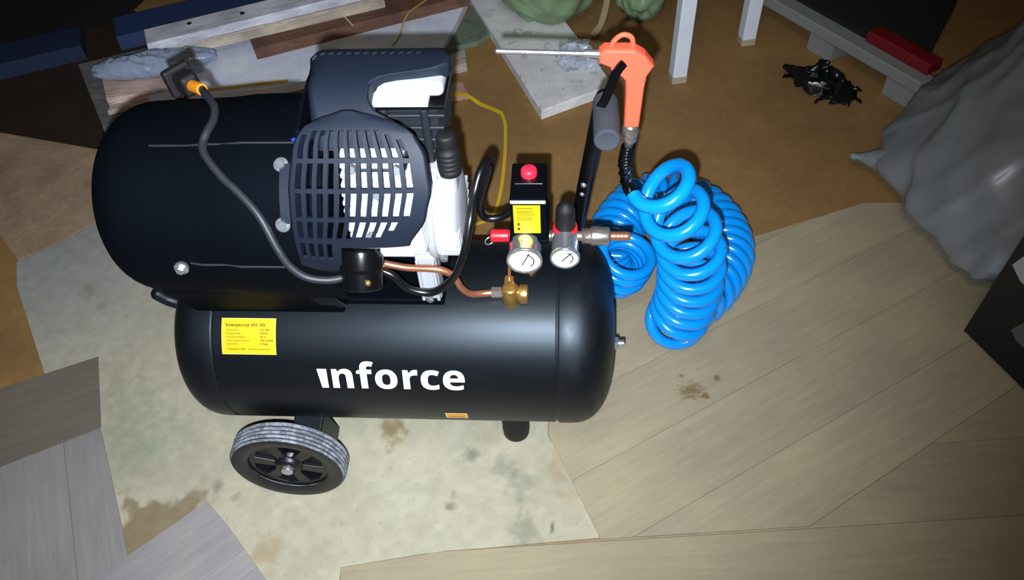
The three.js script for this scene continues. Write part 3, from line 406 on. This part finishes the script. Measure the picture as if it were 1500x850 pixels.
// pressure switch, gauges, regulator, coupling
{
  const sw = part(comp, 'pressure_switch', box([0.2215, 0.4915, -0.019], [0.050, 0.075, 0.078], 0.003), M.plastic);
  part(sw, 'edge_strip', box([0.2215, 0.5245, 0.0205], [0.0485, 0.005, 0.0025], 0.001), std(0xb9bcc2, 0.35));  // pale strip along the top front edge of the switch
  part(sw, 'knob_plate', box([0.2215, 0.5295, -0.030], [0.040, 0.003, 0.040], 0.001), M.gloss);
  part(sw, 'switch_knob', lathe([0.2215, 0.529, -0.030], [0, 1, 0], [[0.0115, 0], [0.0115, 0.008], [0.0108, 0.011], [0.008, 0.0135], [0, 0.0145]], 32), M.knob, 'round red on-off knob');
  part(sw, 'switch_base', box([0.2215, 0.452, -0.016], [0.056, 0.010, 0.084], 0.003), M.plastic);
  const cv = document.createElement('canvas'); cv.width = 300; cv.height = 410; const c = cv.getContext('2d'); c.fillStyle = '#d8c410'; c.fillRect(0, 0, 300, 410); c.fillStyle = '#1e1800'; c.font = 'bold 30px sans-serif'; c.fillText('ВНИМАНИЕ!', 40, 52, 200);
  c.fillStyle = '#74660c'; for (let i = 0; i < 7; i++) c.fillRect(38, 74 + i * 22, 150 + 70 * hash(i, 3, 5), 9); c.fillStyle = '#120e00'; c.beginPath(); c.arc(54, 272, 14, 0, 7); c.fill(); c.fillRect(48, 282, 12, 22); c.beginPath(); c.moveTo(36, 352); c.lineTo(54, 318); c.lineTo(72, 352); c.fill(); c.fillRect(36, 352, 36, 10); c.fillStyle = '#c09a20'; c.fillRect(100, 268, 40, 9); c.fillRect(100, 338, 130, 9);
  const t = new THREE.CanvasTexture(cv); t.colorSpace = THREE.SRGBColorSpace; const pl = new THREE.BoxGeometry(0.037, 0.052, 0.0008); pl.translate(0.2195, 0.4925, 0.0204); part(sw, 'warning_label', pl, std(0xffffff, 0.45, 0, { map: t }), 'yellow warning label with small print');
  part(comp, 'switch_pipe', rod([0.2215, 0.36, 0.0], [0.2215, 0.455, 0.0], 0.010), M.brass);
  part(comp, 'manifold', mergeGeometries([rod([0.195, 0.4405, 0.0], [0.31, 0.4405, 0.0], 0.0075), flat(hex([0.252, 0.4405, 0], X, 0.0105, 0.008)).deleteAttribute ? rod([0.2515, 0.4405, 0], [0.2595, 0.4405, 0], 0.0105, 6) : null].filter(Boolean)), M.steel);
  const gauge = (x, y, z, r, L, turn) => {
    const a = [x, y, z], D = [0, -0.02, 1]; const d = V(...D).normalize();
    const g = part(comp, 'pressure_gauge', lathe(a, D, [[0, 0], [r * 0.5, 0], [r * 0.94, 0.004], [r * 0.97, 0.008], [r * 0.97, L - 0.008], [r * 1.06, L - 0.006], [r * 1.06, L], [r * 0.92, L + 0.0005], [r * 0.92, L - 0.002], [0, L - 0.002]], 48), M.chrome);
    const f = V(...a).addScaledVector(d, L - 0.0015); part(g, 'dial', lathe(f.toArray(), D, [[0, 0], [r * 0.91, 0], [r * 0.91, 0.0004], [0, 0.0004]], 40), M.dial);
    const nd = V(Math.cos(turn), Math.sin(turn), 0.02), nb = f.clone().addScaledVector(d, 0.001); part(g, 'needle', rod(nb.clone().addScaledVector(nd, -r * 0.35).toArray(), nb.clone().addScaledVector(nd, r * 0.72).toArray(), 0.0009, 8), M.mark);
    const arc = new THREE.TorusGeometry(r * 0.55, 0.0009, 6, 30, 2.2); arc.rotateZ(-0.9); arc.translate(nb.x, nb.y, nb.z); part(g, 'scale_arc', arc, M.mark);
    part(g, 'gauge_stem', rod([x, y + 0.002, -0.004], [x, y, z + 0.002], 0.008), M.brass);
  };
  gauge(0.2155, 0.4415, 0.010, 0.0242, 0.042, 1.15); gauge(0.2725, 0.4435, 0.006, 0.0200, 0.042, 0.9);
  const rg = part(comp, 'regulator', lathe([0.2725, 0.430, 0.0], [0, 1, 0], [[0, 0], [0.014, 0], [0.016, 0.003], [0.016, 0.022], [0.012, 0.024], [0, 0.024]], 28), M.chrome);
  part(rg, 'lock_ring', lathe([0.2725, 0.453, 0.0], [0, 1, 0], [[0, 0], [0.0175, 0], [0.018, 0.002], [0.017, 0.008], [0, 0.008]], 28), M.red);
  const kp = [[0.0145, 0.0], [0.0150, 0.003], [0.0140, 0.03], [0.0125, 0.037], [0.008, 0.042], [0.005, 0.043], [0.005, 0.045], [0, 0.045]];
  part(rg, 'regulator_knob', lathe([0.2725, 0.460, 0.0], [0, 1, 0], kp, 18), M.rubber);
  // quick coupling
  const qc = part(comp, 'quick_coupling', lathe([0.296, 0.4405, 0], X, [[0, 0], [0.0115, 0], [0.0115, 0.012], [0.0135, 0.013], [0.0145, 0.016], [0.0145, 0.026], [0.0135, 0.028], [0.0135, 0.038], [0.011, 0.041], [0, 0.041]], 28), M.steel);
  const bp = [[0, 0]]; for (let i = 0; i < 5; i++) bp.push([0.0068, i * 0.0056], [0.0068, i * 0.0056 + 0.004], [0.0058, i * 0.0056 + 0.0048]); bp.push([0.006, 0.030], [0.0035, 0.030], [0.0035, 0.02], [0, 0.02]); part(qc, 'hose_barb', lathe([0.336, 0.4405, 0], X, bp, 24), M.copper);
  const sv = part(comp, 'safety_valve', lathe([0.193, 0.4405, 0], [-1, 0, 0], [[0, 0], [0.008, 0.001], [0.0095, 0.004], [0.0095, 0.027], [0.008, 0.029], [0, 0.029]], 24), M.red);
  part(sv, 'valve_nut', flat(hex([0.1995, 0.4405, 0], [-1, 0, 0], 0.0088, 0.008)), M.brass); const tr = new THREE.TorusGeometry(0.007, 0.0011, 8, 24); tr.rotateY(0.5); tr.translate(0.162, 0.432, 0.002); part(sv, 'pull_ring', tr, M.zinc);
}
// handle
{
  const h = part(comp, 'handle_pole', capped([[0.285, 0.27, -0.128], [0.290, 0.33, -0.124], [0.300, 0.42, -0.116], [0.313, 0.53, -0.106], [0.3215, 0.60, -0.099], [0.3235, 0.614, -0.092], [0.3245, 0.617, -0.080], [0.325, 0.617, -0.06]], 0.0118, 80, 20), M.gloss);
  part(h, 'foam_grip', lathe([0.3245, 0.6165, -0.080], [0, 0.0, 1], [[0, 0], [0.014, 0], [0.0165, 0.002], [0.0172, 0.006], [0.0172, 0.083], [0.016, 0.087], [0.0125, 0.088], [0.011, 0.085], [0, 0.085]], 32), M.foamGrip, 'grey foam grip');
  part(h, 'snap_button', new THREE.SphereGeometry(0.005, 12, 8).translate(0.300, 0.448, -0.1035), M.zinc); part(h, 'snap_button', new THREE.SphereGeometry(0.004, 12, 8).translate(0.298, 0.428, -0.105), M.zinc);
}

// ---------- blow gun hung on the handle ----------
{
  const t = thing('blow_gun', 'orange air blow gun with long thin steel nozzle, hung over the foam grip', 'blow gun', [0.355, 0.60, -0.05]);
  const o = [[0.312, 0.7115], [0.318, 0.717], [0.355, 0.7165], [0.368, 0.708], [0.380, 0.693], [0.3725, 0.679], [0.3705, 0.660], [0.3685, 0.602], [0.3485, 0.602], [0.3475, 0.650], [0.3460, 0.672], [0.340, 0.679], [0.330, 0.681], [0.326, 0.692], [0.312, 0.6985]];
  const sh = new THREE.Shape(o.map(([x, y]) => new THREE.Vector2(x, y)));
  const g = new THREE.ExtrudeGeometry(sh, { depth: 0.010, bevelEnabled: true, bevelSize: 0.003, bevelThickness: 0.006, bevelOffset: -0.003, bevelSegments: 4 }); g.translate(0, 0, -0.055); part(t, 'gun_body', g, M.orange);
  part(t, 'hanging_loop', tube([[0.326, 0.713, -0.05], [0.330, 0.724, -0.05], [0.340, 0.7315, -0.05], [0.350, 0.728, -0.05], [0.3535, 0.712, -0.05]], 0.0032, 40, 10), M.orange);
  part(t, 'nozzle', lathe([0.315, 0.7055, -0.05], [-1, 0.045, 0], [[0, 0], [0.0065, 0], [0.0065, 0.004], [0.0052, 0.006], [0.0052, 0.020], [0.0035, 0.023], [0.0032, 0.129], [0.0026, 0.131], [0, 0.131]], 24), M.chrome);
  part(t, 'trigger', ribbon([[0.343, 0.700, -0.040], [0.335, 0.692, -0.034], [0.327, 0.672, -0.029], [0.3195, 0.652, -0.026], [0.3155, 0.645, -0.026]], 0.012, 0.003, V(0.35, 0.1, 0.93).normalize(), 24), M.gloss, 'black trigger lever');
  part(t, 'hose_fitting', lathe([0.3585, 0.603, -0.05], [-0.02, -1, 0], [[0, 0], [0.0105, 0], [0.0105, 0.006], [0.0118, 0.007], [0.0118, 0.017], [0.0095, 0.019], [0.0105, 0.021], [0.0105, 0.028], [0.007, 0.030], [0.0065, 0.042], [0, 0.042]], 10), M.steel);
}
// ---------- coiled hose ----------
{
  const t = thing('coiled_air_hose', 'bright blue coiled air hose hanging from the blow gun down to the floor', 'hose', [0.47, 0.003, -0.2]);
  const RH = 0.0106;
  const ax = [[0.402, 0.502, -0.062], [0.417, 0.466, -0.067], [0.440, 0.415, -0.076], [0.472, 0.335, -0.096], [0.490, 0.235, -0.118], [0.492, 0.145, -0.130], [0.484, 0.082, -0.138], [0.500, 0.063, -0.178], [0.560, 0.063, -0.240], [0.604, 0.063, -0.335], [0.585, 0.063, -0.44], [0.520, 0.063, -0.500], [0.445, 0.063, -0.490], [0.390, 0.061, -0.42], [0.371, 0.061, -0.345], [0.370, 0.070, -0.285], [0.380, 0.108, -0.247], [0.392, 0.170, -0.232]];
  const curve = new THREE.CatmullRomCurve3(ax.map((p) => V(...p)), false, 'centripetal'); const N = 2600, len = curve.getLength(); curve.arcLengthDivisions = 800; curve.updateArcLengths();
  // turns per metre along the run: open at the top, tight on the floor
  const pts = []; let ang = 0; let nrm = V(-1, -0.1, 0.25).normalize();
  for (let i = 0; i <= N; i++) {
    const s = i / N, p = curve.getPointAt(s), T = curve.getTangentAt(s).add(V(0.42, 0, -0.1).multiplyScalar(1 - smooth(0.04, 0.26, s))).normalize(); nrm.addScaledVector(T, -nrm.dot(T)).normalize(); const b = V(0, 0, 0).crossVectors(T, nrm);
    const pitch = s < 0.36 ? lerp(0.070, 0.034, smooth(0.03, 0.33, s)) : lerp(0.034, 0.0245, smooth(0.36, 0.42, s)); ang -= len / N / pitch * Math.PI * 2;
    const r = lerp(0.044, 0.0485, smooth(0.0, 0.14, s));
    const q = p.clone().addScaledVector(nrm, Math.cos(ang) * r).addScaledVector(b, Math.sin(ang) * r); q.y = Math.max(q.y, 0.0175); pts.push(q);
  }
  class Poly extends THREE.Curve { constructor(p) { super(); this.p = p; } getPoint(t) { const f = t * (this.p.length - 1), i = Math.min(Math.floor(f), this.p.length - 2); return this.p[i].clone().lerp(this.p[i + 1], f - i); } getPointAt(t) { return this.getPoint(t); } getTangentAt(t) { const e = 0.5 / this.p.length; return this.getPoint(Math.min(1, t + e)).sub(this.getPoint(Math.max(0, t - e))).normalize(); } }
  const q0 = pts[0], q1 = pts[0].clone().addScaledVector(pts[4].clone().sub(pts[0]).normalize(), -0.016);
  const guard = [[0.3575, 0.566, -0.05], [0.3555, 0.550, -0.0505], [0.3545, 0.532, -0.052], q1.toArray(), q0.toArray()];
  const sg = part(t, 'spring_guard', tube(guard, 0.0082, 40, 14), M.gloss);
  { const c = new THREE.CatmullRomCurve3(guard.map((p) => V(...p)), false, 'centripetal'), q = []; const F = c.computeFrenetFrames(160); for (let i = 0; i <= 160; i++) { const a = i / 160 * Math.PI * 2 * 13, p = c.getPoint(i / 160); q.push(p.addScaledVector(F.normals[i], Math.cos(a) * 0.0085).addScaledVector(F.binormals[i], Math.sin(a) * 0.0085).toArray()); } part(sg, 'spring', tube(q, 0.0013, 400, 6), M.gloss); }
  part(t, 'hose', new THREE.TubeGeometry(new Poly(pts), 2600, RH, 12), M.blue);
}

// ---------- left: boards and scraps ----------
solo('floor_sheet', 'added very dark brown sheet darkening the floor between the navy planks and the brown-beige sheet', 'floor sheet', planarUV(prism([[-0.945, -0.757], [-1.398, -0.866], [-1.697, -1.20], [-1.746, -1.53], [-1.272, -1.561], [-0.97, -1.37], [-0.95, -1.23], [-0.95, -0.85]], 0.0005, 0.0022, 0.0003), 0.3), std(0x4a3c28, 0.85, 0, { map: rep(texTan, 2) }));  // added sheet that darkens the brown floor around the navy planks
solo('plank', 'dark navy plank lying at the far left edge of the photo', 'plank', plank([-1.78, -0.960], [-1.19, -1.24], 0.125, 0.0025, 0.05), M.navy);
solo('plank', 'navy blue plank beyond the grey nailed board, next to the darker navy one', 'plank', plank([-1.10, -1.285], [-0.55, -1.55], 0.13, 0.0045, 0.05), M.navyPale);
solo('board', 'grey-brown board lying flat under the plastic-wrapped bundle, at the left end of the pile', 'board', prism([[-1.155, -1.12], [-0.952, -0.815], [-0.955, -0.80], [-0.875, -0.935], [-0.925, -1.12], [-0.97, -1.21]].filter((p, i) => i !== 2), 0.0026, 0.028, 0.002), std(0x8a847c, 0.85, 0, { map: rep(texGreyTimber, 2.5) }));
solo('board', 'large white board lying flat behind the compressor hood', 'board', (() => { const g = prism([[-0.915, -1.18], [-0.04, -1.455], [-0.06, -1.33], [-0.085, -1.20], [-0.12, -1.15], [-0.30, -1.085], [-0.55, -0.99], [-0.765, -0.955]], 0.0, 0.030, 0.002); return planarUV(g, -0.28); })(), M.white);
solo('timber', 'dark brown timber lying across the white board', 'timber', planarUV(plank([-0.64, -1.175], [-0.05, -1.463], 0.105, 0.030, 0.064), -0.45), M.brownTimber);
solo('batten', 'thin pale batten between the brown timber and the grey nailed board', 'batten', planarUV(plank([-0.86, -1.098], [-0.28, -1.365], 0.034, 0.064, 0.096), -0.43), M.paleTimber);
{ const t = thing('board', 'grey nailed board on top of the pile with dark nail heads', 'board', [-0.68, 0.0965, -1.2]);
  part(t, 'plank', planarUV(plank([-0.905, -1.103], [-0.30, -1.40], 0.088, 0.0965, 0.123), -0.456), M.greyTimber);
  for (const [x, z] of [[-0.66, -1.222], [-0.80, -1.17], [-0.54, -1.30]]) part(t, 'nail_head', lathe([x, 0.123, z], [0, 1, 0], [[0.007, 0], [0.007, 0.002], [0.005, 0.003], [0, 0.003]], 14), M.rubber); }
solo('timber', 'brown-pink timber beside the power plug, in front of the plastic-wrapped bundle', 'timber', planarUV(prism([[-1.018, -1.00], [-0.799, -1.020], [-0.772, -0.945], [-0.965, -0.902]], 0.029, 0.060, 0.002), -0.1), M.timber);
solo('batten', 'thin beige batten at the left end of the pile, below the brown-pink timber', 'batten', planarUV(prism([[-0.958, -0.895], [-0.885, -0.928], [-0.870, -0.905], [-0.955, -0.868]], 0.029, 0.042, 0.001), -0.3), M.paleTimber);
solo('timber', 'pale pinkish timber end resting on the floor just behind the motor shroud', 'timber', planarUV(prism([[-0.932, -0.790], [-0.80, -0.868], [-0.755, -0.80], [-0.885, -0.742]], 0.003, 0.029, 0.002), -0.35), M.pinkTimber);
solo('foam_block', 'small white foam block right behind the motor shroud, under the plug', 'foam block', prism([[-0.855, -0.912], [-0.800, -0.940], [-0.748, -0.870], [-0.815, -0.852]], 0.0305, 0.060, 0.004), M.foam);
solo('bundle', 'long bundle wrapped in shiny clear film on the left pile', 'bundle', blob([0, 0, 0], [1, 1, 1], 60, 32, () => 1) && (() => {
  const a = V(-1.02, 0.088, -0.985), b = V(-0.705, 0.088, -1.065), n = 130, m = 44, pos = [], idx = [], d = b.clone().sub(a), sd = V(d.z, 0, -d.x).normalize();
  for (let i = 0; i <= n; i++) for (let j = 0; j <= m; j++) { const t = i / n, w = j / m * Math.PI * 2, e = Math.pow(Math.sin(Math.PI * clamp(t, 0.001, 0.999)), 0.35), k = 0.75 + 0.4 * ridge(t * 9, Math.cos(w) * 1.6, Math.sin(w) * 1.6, 401) + 0.22 * ridge(t * 26, Math.cos(w) * 4, Math.sin(w) * 4, 407); const p = a.clone().addScaledVector(d, t + 0.02 * Math.sin(w * 3)).addScaledVector(sd, Math.cos(w) * 0.042 * e * (0.85 + 0.2 * k)); p.y = Math.max(0.0605, p.y + Math.sin(w) * 0.028 * e * k); pos.push(p.x, p.y, p.z); }
  for (let i = 0; i < n; i++) for (let j = 0; j < m; j++) { const q = i * (m + 1) + j; idx.push(q, q + 1, q + m + 2, q, q + m + 2, q + m + 1); }
  const g = new THREE.BufferGeometry(); g.setAttribute('position', new THREE.Float32BufferAttribute(pos, 3)); g.setIndex(idx); g.computeVertexNormals(); return g; })(), std(0x98a8bc, 0.2));
solo('offcut', 'beige wooden offcut touching the back right corner of the hood', 'offcut', planarUV(prism([[-0.10, -1.128], [-0.019, -1.176], [-0.009, -1.102], [-0.07, -1.078]], 0.0, 0.028, 0.002), -0.5), M.paleTimber);
solo('offcut', 'pinkish wooden offcut on the brown floor beside the end of the yellow strap', 'offcut', planarUV(prism([[-0.10, -0.995], [-0.013, -1.028], [0.008, -0.968], [-0.09, -0.948]], 0.0, 0.020, 0.002), -0.4), M.pinkTimber);
solo('strap', 'yellow packing strap looping over the brown floor behind the compressor', 'strap', mergeGeometries([
  ribbon([[-0.73, 0.0315, -0.975], [-0.68, 0.0315, -0.985], [-0.5, 0.0315, -1.02]], 0.014, 0.001, V(0, 1, 0), 30),
  ribbon([[-0.085, 0.0215, -0.962], [-0.04, 0.0215, -0.966], [0.0, 0.0215, -0.959], [0.018, 0.016, -0.953], [0.04, 0.0045, -0.943], [0.075, 0.003, -0.922], [0.101, 0.003, -0.902]], 0.013, 0.001, V(0, 1, 0), 40),
  ribbon([[0.101, 0.003, -0.902], [0.112, 0.003, -0.86], [0.118, 0.003, -0.78], [0.120, 0.003, -0.69], [0.118, 0.003, -0.60], [0.110, 0.003, -0.53], [0.098, 0.003, -0.497], [0.075, 0.003, -0.482], [0.04, 0.003, -0.47], [-0.03, 0.003, -0.45], [-0.2, 0.003, -0.40]], 0.008, 0.001, V(0, 1, 0), 70)]), M.strapYellow);
solo('string', 'pale string hanging across the brown timber', 'string', tube([[-0.437, 0.067, -1.375], [-0.39, 0.067, -1.30], [-0.352, 0.067, -1.245]], 0.0022, 40, 8), M.string);
solo('string', 'yellowish string crossing the far right end of the brown timber', 'string', tube([[-0.232, 0.033, -1.19], [-0.221, 0.034, -1.222], [-0.200, 0.0675, -1.30], [-0.17, 0.0675, -1.36], [-0.13, 0.0675, -1.42]], 0.0026, 40, 8), M.stringYellow);

// ---------- back centre: slab, sack of greens, film ----------
solo('slab', 'grey speckled slab lying on the brown floor behind the blow gun nozzle', 'slab', planarUV(prism([[0.207, -0.875], [0.398, -0.990], [0.130, -1.66], [-0.063, -1.545]], 0.0, 0.030, 0.002), 0.3), M.slab);
solo('bag', 'green plastic bag on the grey slab at the top edge', 'bag', (() => { const g = blob([0.215, 0.150, -1.385], [0.165, 0.14, 0.165], 90, 60, (d) => 0.85 + 0.22 * ridge(d.x * 2.6, d.y * 2.6, d.z * 2.6, 421) * 0.6 + 0.05 * n3(d.x * 9, d.y * 9, d.z * 9, 431)); const p = g.attributes.position; for (let i = 0; i < p.count; i++) p.setY(i, Math.max(p.getY(i), 0.031)); g.computeVertexNormals(); return g; })(), M.green);
solo('bag', 'second smaller green bag right of the dry leaf, above the blow gun', 'bag', blob([0.492, 0.125, -1.44], [0.09, 0.135, 0.16], 70, 50, (d) => 0.85 + 0.2 * ridge(d.x * 3, d.y * 3, d.z * 3, 441) + 0.04 * n3(d.x * 9, d.y * 9, d.z * 9, 451)), M.green);
const crumple = (pts, n, amp, y0, s, edge = 0.12) => { // a rumpled film over four corners [x, z]
  const pos = [], idx = []; for (let j = 0; j <= n; j++) for (let i = 0; i <= n; i++) { const u = i / n, v = j / n, wob = (fbm(u * 5, v * 5, 3, s + 1) - 0.5) * edge; const x = lerp(lerp(pts[0][0], pts[1][0], u), lerp(pts[3][0], pts[2][0], u), v) + wob * 0.4, z = lerp(lerp(pts[0][1], pts[1][1], u), lerp(pts[3][1], pts[2][1], u), v) + (fbm(u * 5 + 9, v * 5, 3, s + 2) - 0.5) * edge * 0.4; const h = amp * (0.65 * ridge(u * 4, v * 4, 1, s) + 0.45 * ridge(u * 9, v * 9, 4, s + 9)) * Math.pow(Math.sin(Math.PI * clamp(u, 0.02, 0.98)) * Math.sin(Math.PI * clamp(v, 0.02, 0.98)), 0.5); pos.push(x, y0 + Math.max(0.0008, h), z); }
  for (let j = 0; j < n; j++) for (let i = 0; i < n; i++) { const a = j * (n + 1) + i; idx.push(a, a + n + 1, a + 1, a + 1, a + n + 1, a + n + 2); }
  const g = new THREE.BufferGeometry(); g.setAttribute('position', new THREE.Float32BufferAttribute(pos, 3)); g.setIndex(idx); g.computeVertexNormals(); return g; };
solo('plastic_film', 'crumpled clear film on the grey slab next to the blow gun', 'plastic film', crumple([[0.255, -1.20], [0.335, -1.20], [0.372, -1.05], [0.255, -1.05]], 44, 0.04, 0.031, 461), M.film);
solo('leaf', 'dry yellowish leaf strip between the two green bags', 'leaf', ribbon([[0.345, 0.036, -1.225], [0.368, 0.05, -1.26], [0.384, 0.09, -1.30], [0.392, 0.14, -1.35], [0.394, 0.20, -1.42]], 0.017, 0.0015, V(0, 0.6, 0.8).normalize(), 30), M.leaf);

solo('board', 'dull grey-green board piece between the large white board and the grey slab', 'board', planarUV(prism([[-0.025, -1.46], [-0.050, -1.32], [-0.078, -1.195], [0.011, -1.235], [0.052, -1.285]], 0.0, 0.016, 0.002), 0.4), std(0x7c8a78, 0.8, 0, { map: rep(texGreyBoard, 3) }));
solo('added_shade_sheet', 'added black sheet for the unlit floor beyond the navy planks at far left', 'sheet', prism([[-2.4, -2.5], [-0.9, -2.5], [-1.15, -1.40], [-2.0, -1.02], [-2.4, -0.9]], 0.0025, 0.004, 0.0003), std(0x0b0b0b, 0.95));  // added sheet, paints the unlit floor beyond the planks black

// ---------- white table whose legs reach into the picture ----------
{
  const t = thing('table', 'white table on square legs with dirty feet, only its legs in view', 'table', [0.573, 0, -1.044]);
  const dx = V(0.211, 0, -0.184), L = dx.length(), ang = Math.atan2(0.184, 0.211), back = V(-0.184, 0, -0.211).normalize();
  for (const [k, b] of [[0, 0], [1, 0], [0, 0.8], [1, 0.8]]) { const p = V(0.574, 0, -1.052).addScaledVector(dx, k).addScaledVector(back, b); const lg = part(t, 'leg', box([p.x, 0.36, p.z], [0.040, 0.72, 0.040], 0.004, [0, 0, 0]).translate(-p.x, 0, -p.z).rotateY(ang * 0.3).translate(p.x, 0, p.z), M.legPaint); part(lg, 'dirty_foot', box([p.x, 0.012, p.z], [0.0415, 0.024, 0.0415], 0.004).translate(-p.x, 0, -p.z).rotateY(ang * 0.3).translate(p.x, 0, p.z), M.legDirt, 'brown dirt on the foot'); }
  const c = V(0.574, 0, -1.052).addScaledVector(dx, 0.5).addScaledVector(back, 0.4); part(t, 'tabletop', box([0, 0, 0], [L + 0.1, 0.025, 0.92], 0.004).rotateY(ang + 0.0).translate(c.x, 0.733, c.z), M.legPaint);
}
// ---------- right: low platform, red bar, bag, sack, case ----------
{
  const d = V(0.565, 0, 0.825).normalize(), n = V(0.825, 0, -0.565).normalize(), o = V(0.862, 0, -1.302), at = (s, w) => { const p = o.clone().addScaledVector(d, s).addScaledVector(n, w); return [p.x, p.z]; };
  const t = thing('platform', 'low dark platform with a pale grey front rail on block feet', 'platform', [1.2, 0, -1.2]);
  part(t, 'front_rail', prism([at(-0.6, 0), at(0.50, 0), at(0.50, 0.05), at(-0.6, 0.05)], 0.060, 0.092, 0.003), M.rail);
  part(t, 'rail_lip', prism([at(-0.6, 0.05), at(0.49, 0.05), at(0.49, 0.068), at(-0.6, 0.068)], 0.055, 0.078, 0.002), M.dark);
  part(t, 'deck', prism([at(-0.6, 0.068), at(0.45, 0.068), at(0.28, 0.42), at(-0.6, 0.62)], 0.058, 0.088, 0.003), M.dark);
  for (const [s, w] of [[0.135, 0.012], [0.135, 0.33], [-0.5, 0.012], [0.40, 0.012]]) part(t, 'foot', prism([at(s, w), at(s + 0.085, w), at(s + 0.085, w + 0.07), at(s, w + 0.07)], 0.0, 0.062, 0.003), M.rail, 'pale block foot');
  solo('bar', 'dull red bar lying on the dark platform', 'bar', prism([[1.056, -1.085], [1.165, -0.922], [1.205, -0.949], [1.096, -1.112]], 0.0895, 0.122, 0.004), M.redBar);
  solo('plastic_bag', 'crumpled black plastic bag on the brown floor by the platform foot', 'plastic bag', crumple([[0.875, -1.09], [0.985, -1.075], [1.035, -0.95], [0.92, -0.94]], 36, 0.06, 0.001, 487, 0.25), M.blackFilm);
}
{
  // big sack
  const c = [1.390, -0.555], n = 200, m = 120, pos = [], uv = [], idx = [];
  const prof = new THREE.CatmullRomCurve3([[0.02, 0], [0.28, 0.0], [0.350, 0.012], [0.380, 0.05], [0.370, 0.10], [0.332, 0.19], [0.294, 0.30], [0.27, 0.42], [0.25, 0.55], [0.22, 0.68], [0.15, 0.77], [0.02, 0.79]].map(([r, y]) => V(r, y, 0)));
  for (let j = 0; j <= m; j++) for (let i = 0; i <= n; i++) {
    const a = i / n * Math.PI * 2, q = prof.getPoint(j / m), ca = Math.cos(a), sa = Math.sin(a), y = q.y;
    const low = smooth(0.45, 0.05, y), fold = ridge(ca * 2.2, y * 7 + sa, sa * 2.2, 501) * 0.012 * (0.3 + low) + (fbm(ca * 4 + 10, y * 9 + sa * 3 + 10, 3, 511) - 0.5) * 0.022 + Math.pow(Math.max(0, ridge(ca * 2.4, y * 11 + ca * 2.5, sa * 2.4, 521)), 3) * 0.022 * (0.25 + 0.75 * low) + Math.pow(Math.max(0, ridge(ca * 5, y * 5 - sa * 2, sa * 5, 531)), 3) * 0.012 * (0.4 + 0.6 * low);
    const ear = 0.045 * Math.exp(-(((a - 3.30) / 0.16) ** 2) - ((y - 0.05) / 0.045) ** 2);
    const r = q.x > 0.05 ? q.x + fold * Math.min(1, q.y * 20 + 0.1) + ear : q.x;
    pos.push(c[0] + ca * r + y * 0.15, Math.max(q.y, 0), c[1] + sa * r); uv.push(i / n * 4, y * 2);
  }
  for (let j = 0; j < m; j++) for (let i = 0; i < n; i++) { const a = j * (n + 1) + i; idx.push(a, a + n + 1, a + 1, a + 1, a + n + 1, a + n + 2); }
  const g = new THREE.BufferGeometry(); g.setAttribute('position', new THREE.Float32BufferAttribute(pos, 3)); g.setAttribute('uv', new THREE.Float32BufferAttribute(uv, 2)); g.setIndex(idx); g.computeVertexNormals(); g.translate(0, 0.0065, 0);
  const t = thing('sack', 'large grey woven plastic sack standing at the right edge', 'sack', [c[0], 0, c[1]]); part(t, 'sack_body', g, M.sack);
  part(t, 'sack_corner', (() => { const b = lathe([1.00, 0.05, -0.645], [-1, -0.1, -0.42], [[0.042, -0.02], [0.026, 0.012], [0.014, 0.036], [0.008, 0.052], [0.0095, 0.062], [0.006, 0.070], [0, 0.071]], 18); return b; })(), M.sack);
}
{
  const t = thing('case', 'tall black case with a pale latch at the right edge before the sack', 'case', [1.2, 0.006, 0.0]);
  const f = V(0.42, 0, 0.907), k = V(0.907, 0, -0.42), o = V(1.047, 0, -0.176), at = (s, w) => { const p = o.clone().addScaledVector(f, s).addScaledVector(k, w); return [p.x, p.z]; };
  part(t, 'case_body', prism([at(0, 0), at(0.42, 0), at(0.42, 0.09), at(0, 0.09)], 0.0065, 0.36, 0.006), M.case);
  const pt = (outline, d) => { const sh = new THREE.Shape(outline.map((q) => new THREE.Vector2(...q))), g = new THREE.ExtrudeGeometry(sh, { depth: d, bevelEnabled: true, bevelSize: 0.001, bevelThickness: 0.0006, bevelSegments: 1 }); g.applyMatrix4(new THREE.Matrix4().makeBasis(f, V(0, 1, 0), V(-0.907, 0, 0.42))); return g.translate(o.x - 0.907 * 0.0002, 0, o.z + 0.42 * 0.0002); };
  part(t, 'case_latch', pt([[0.014, 0.215], [0.028, 0.262], [0.085, 0.262], [0.085, 0.196], [0.04, 0.20]], 0.006), M.pale, 'pale rounded latch');
  part(t, 'case_label', pt([[0.072, 0.098], [0.085, 0.135], [0.16, 0.14], [0.16, 0.085], [0.09, 0.088]], 0.001), std(0x5c6668, 0.5), 'grey label patch');
}
renderer.render(scene, camera);
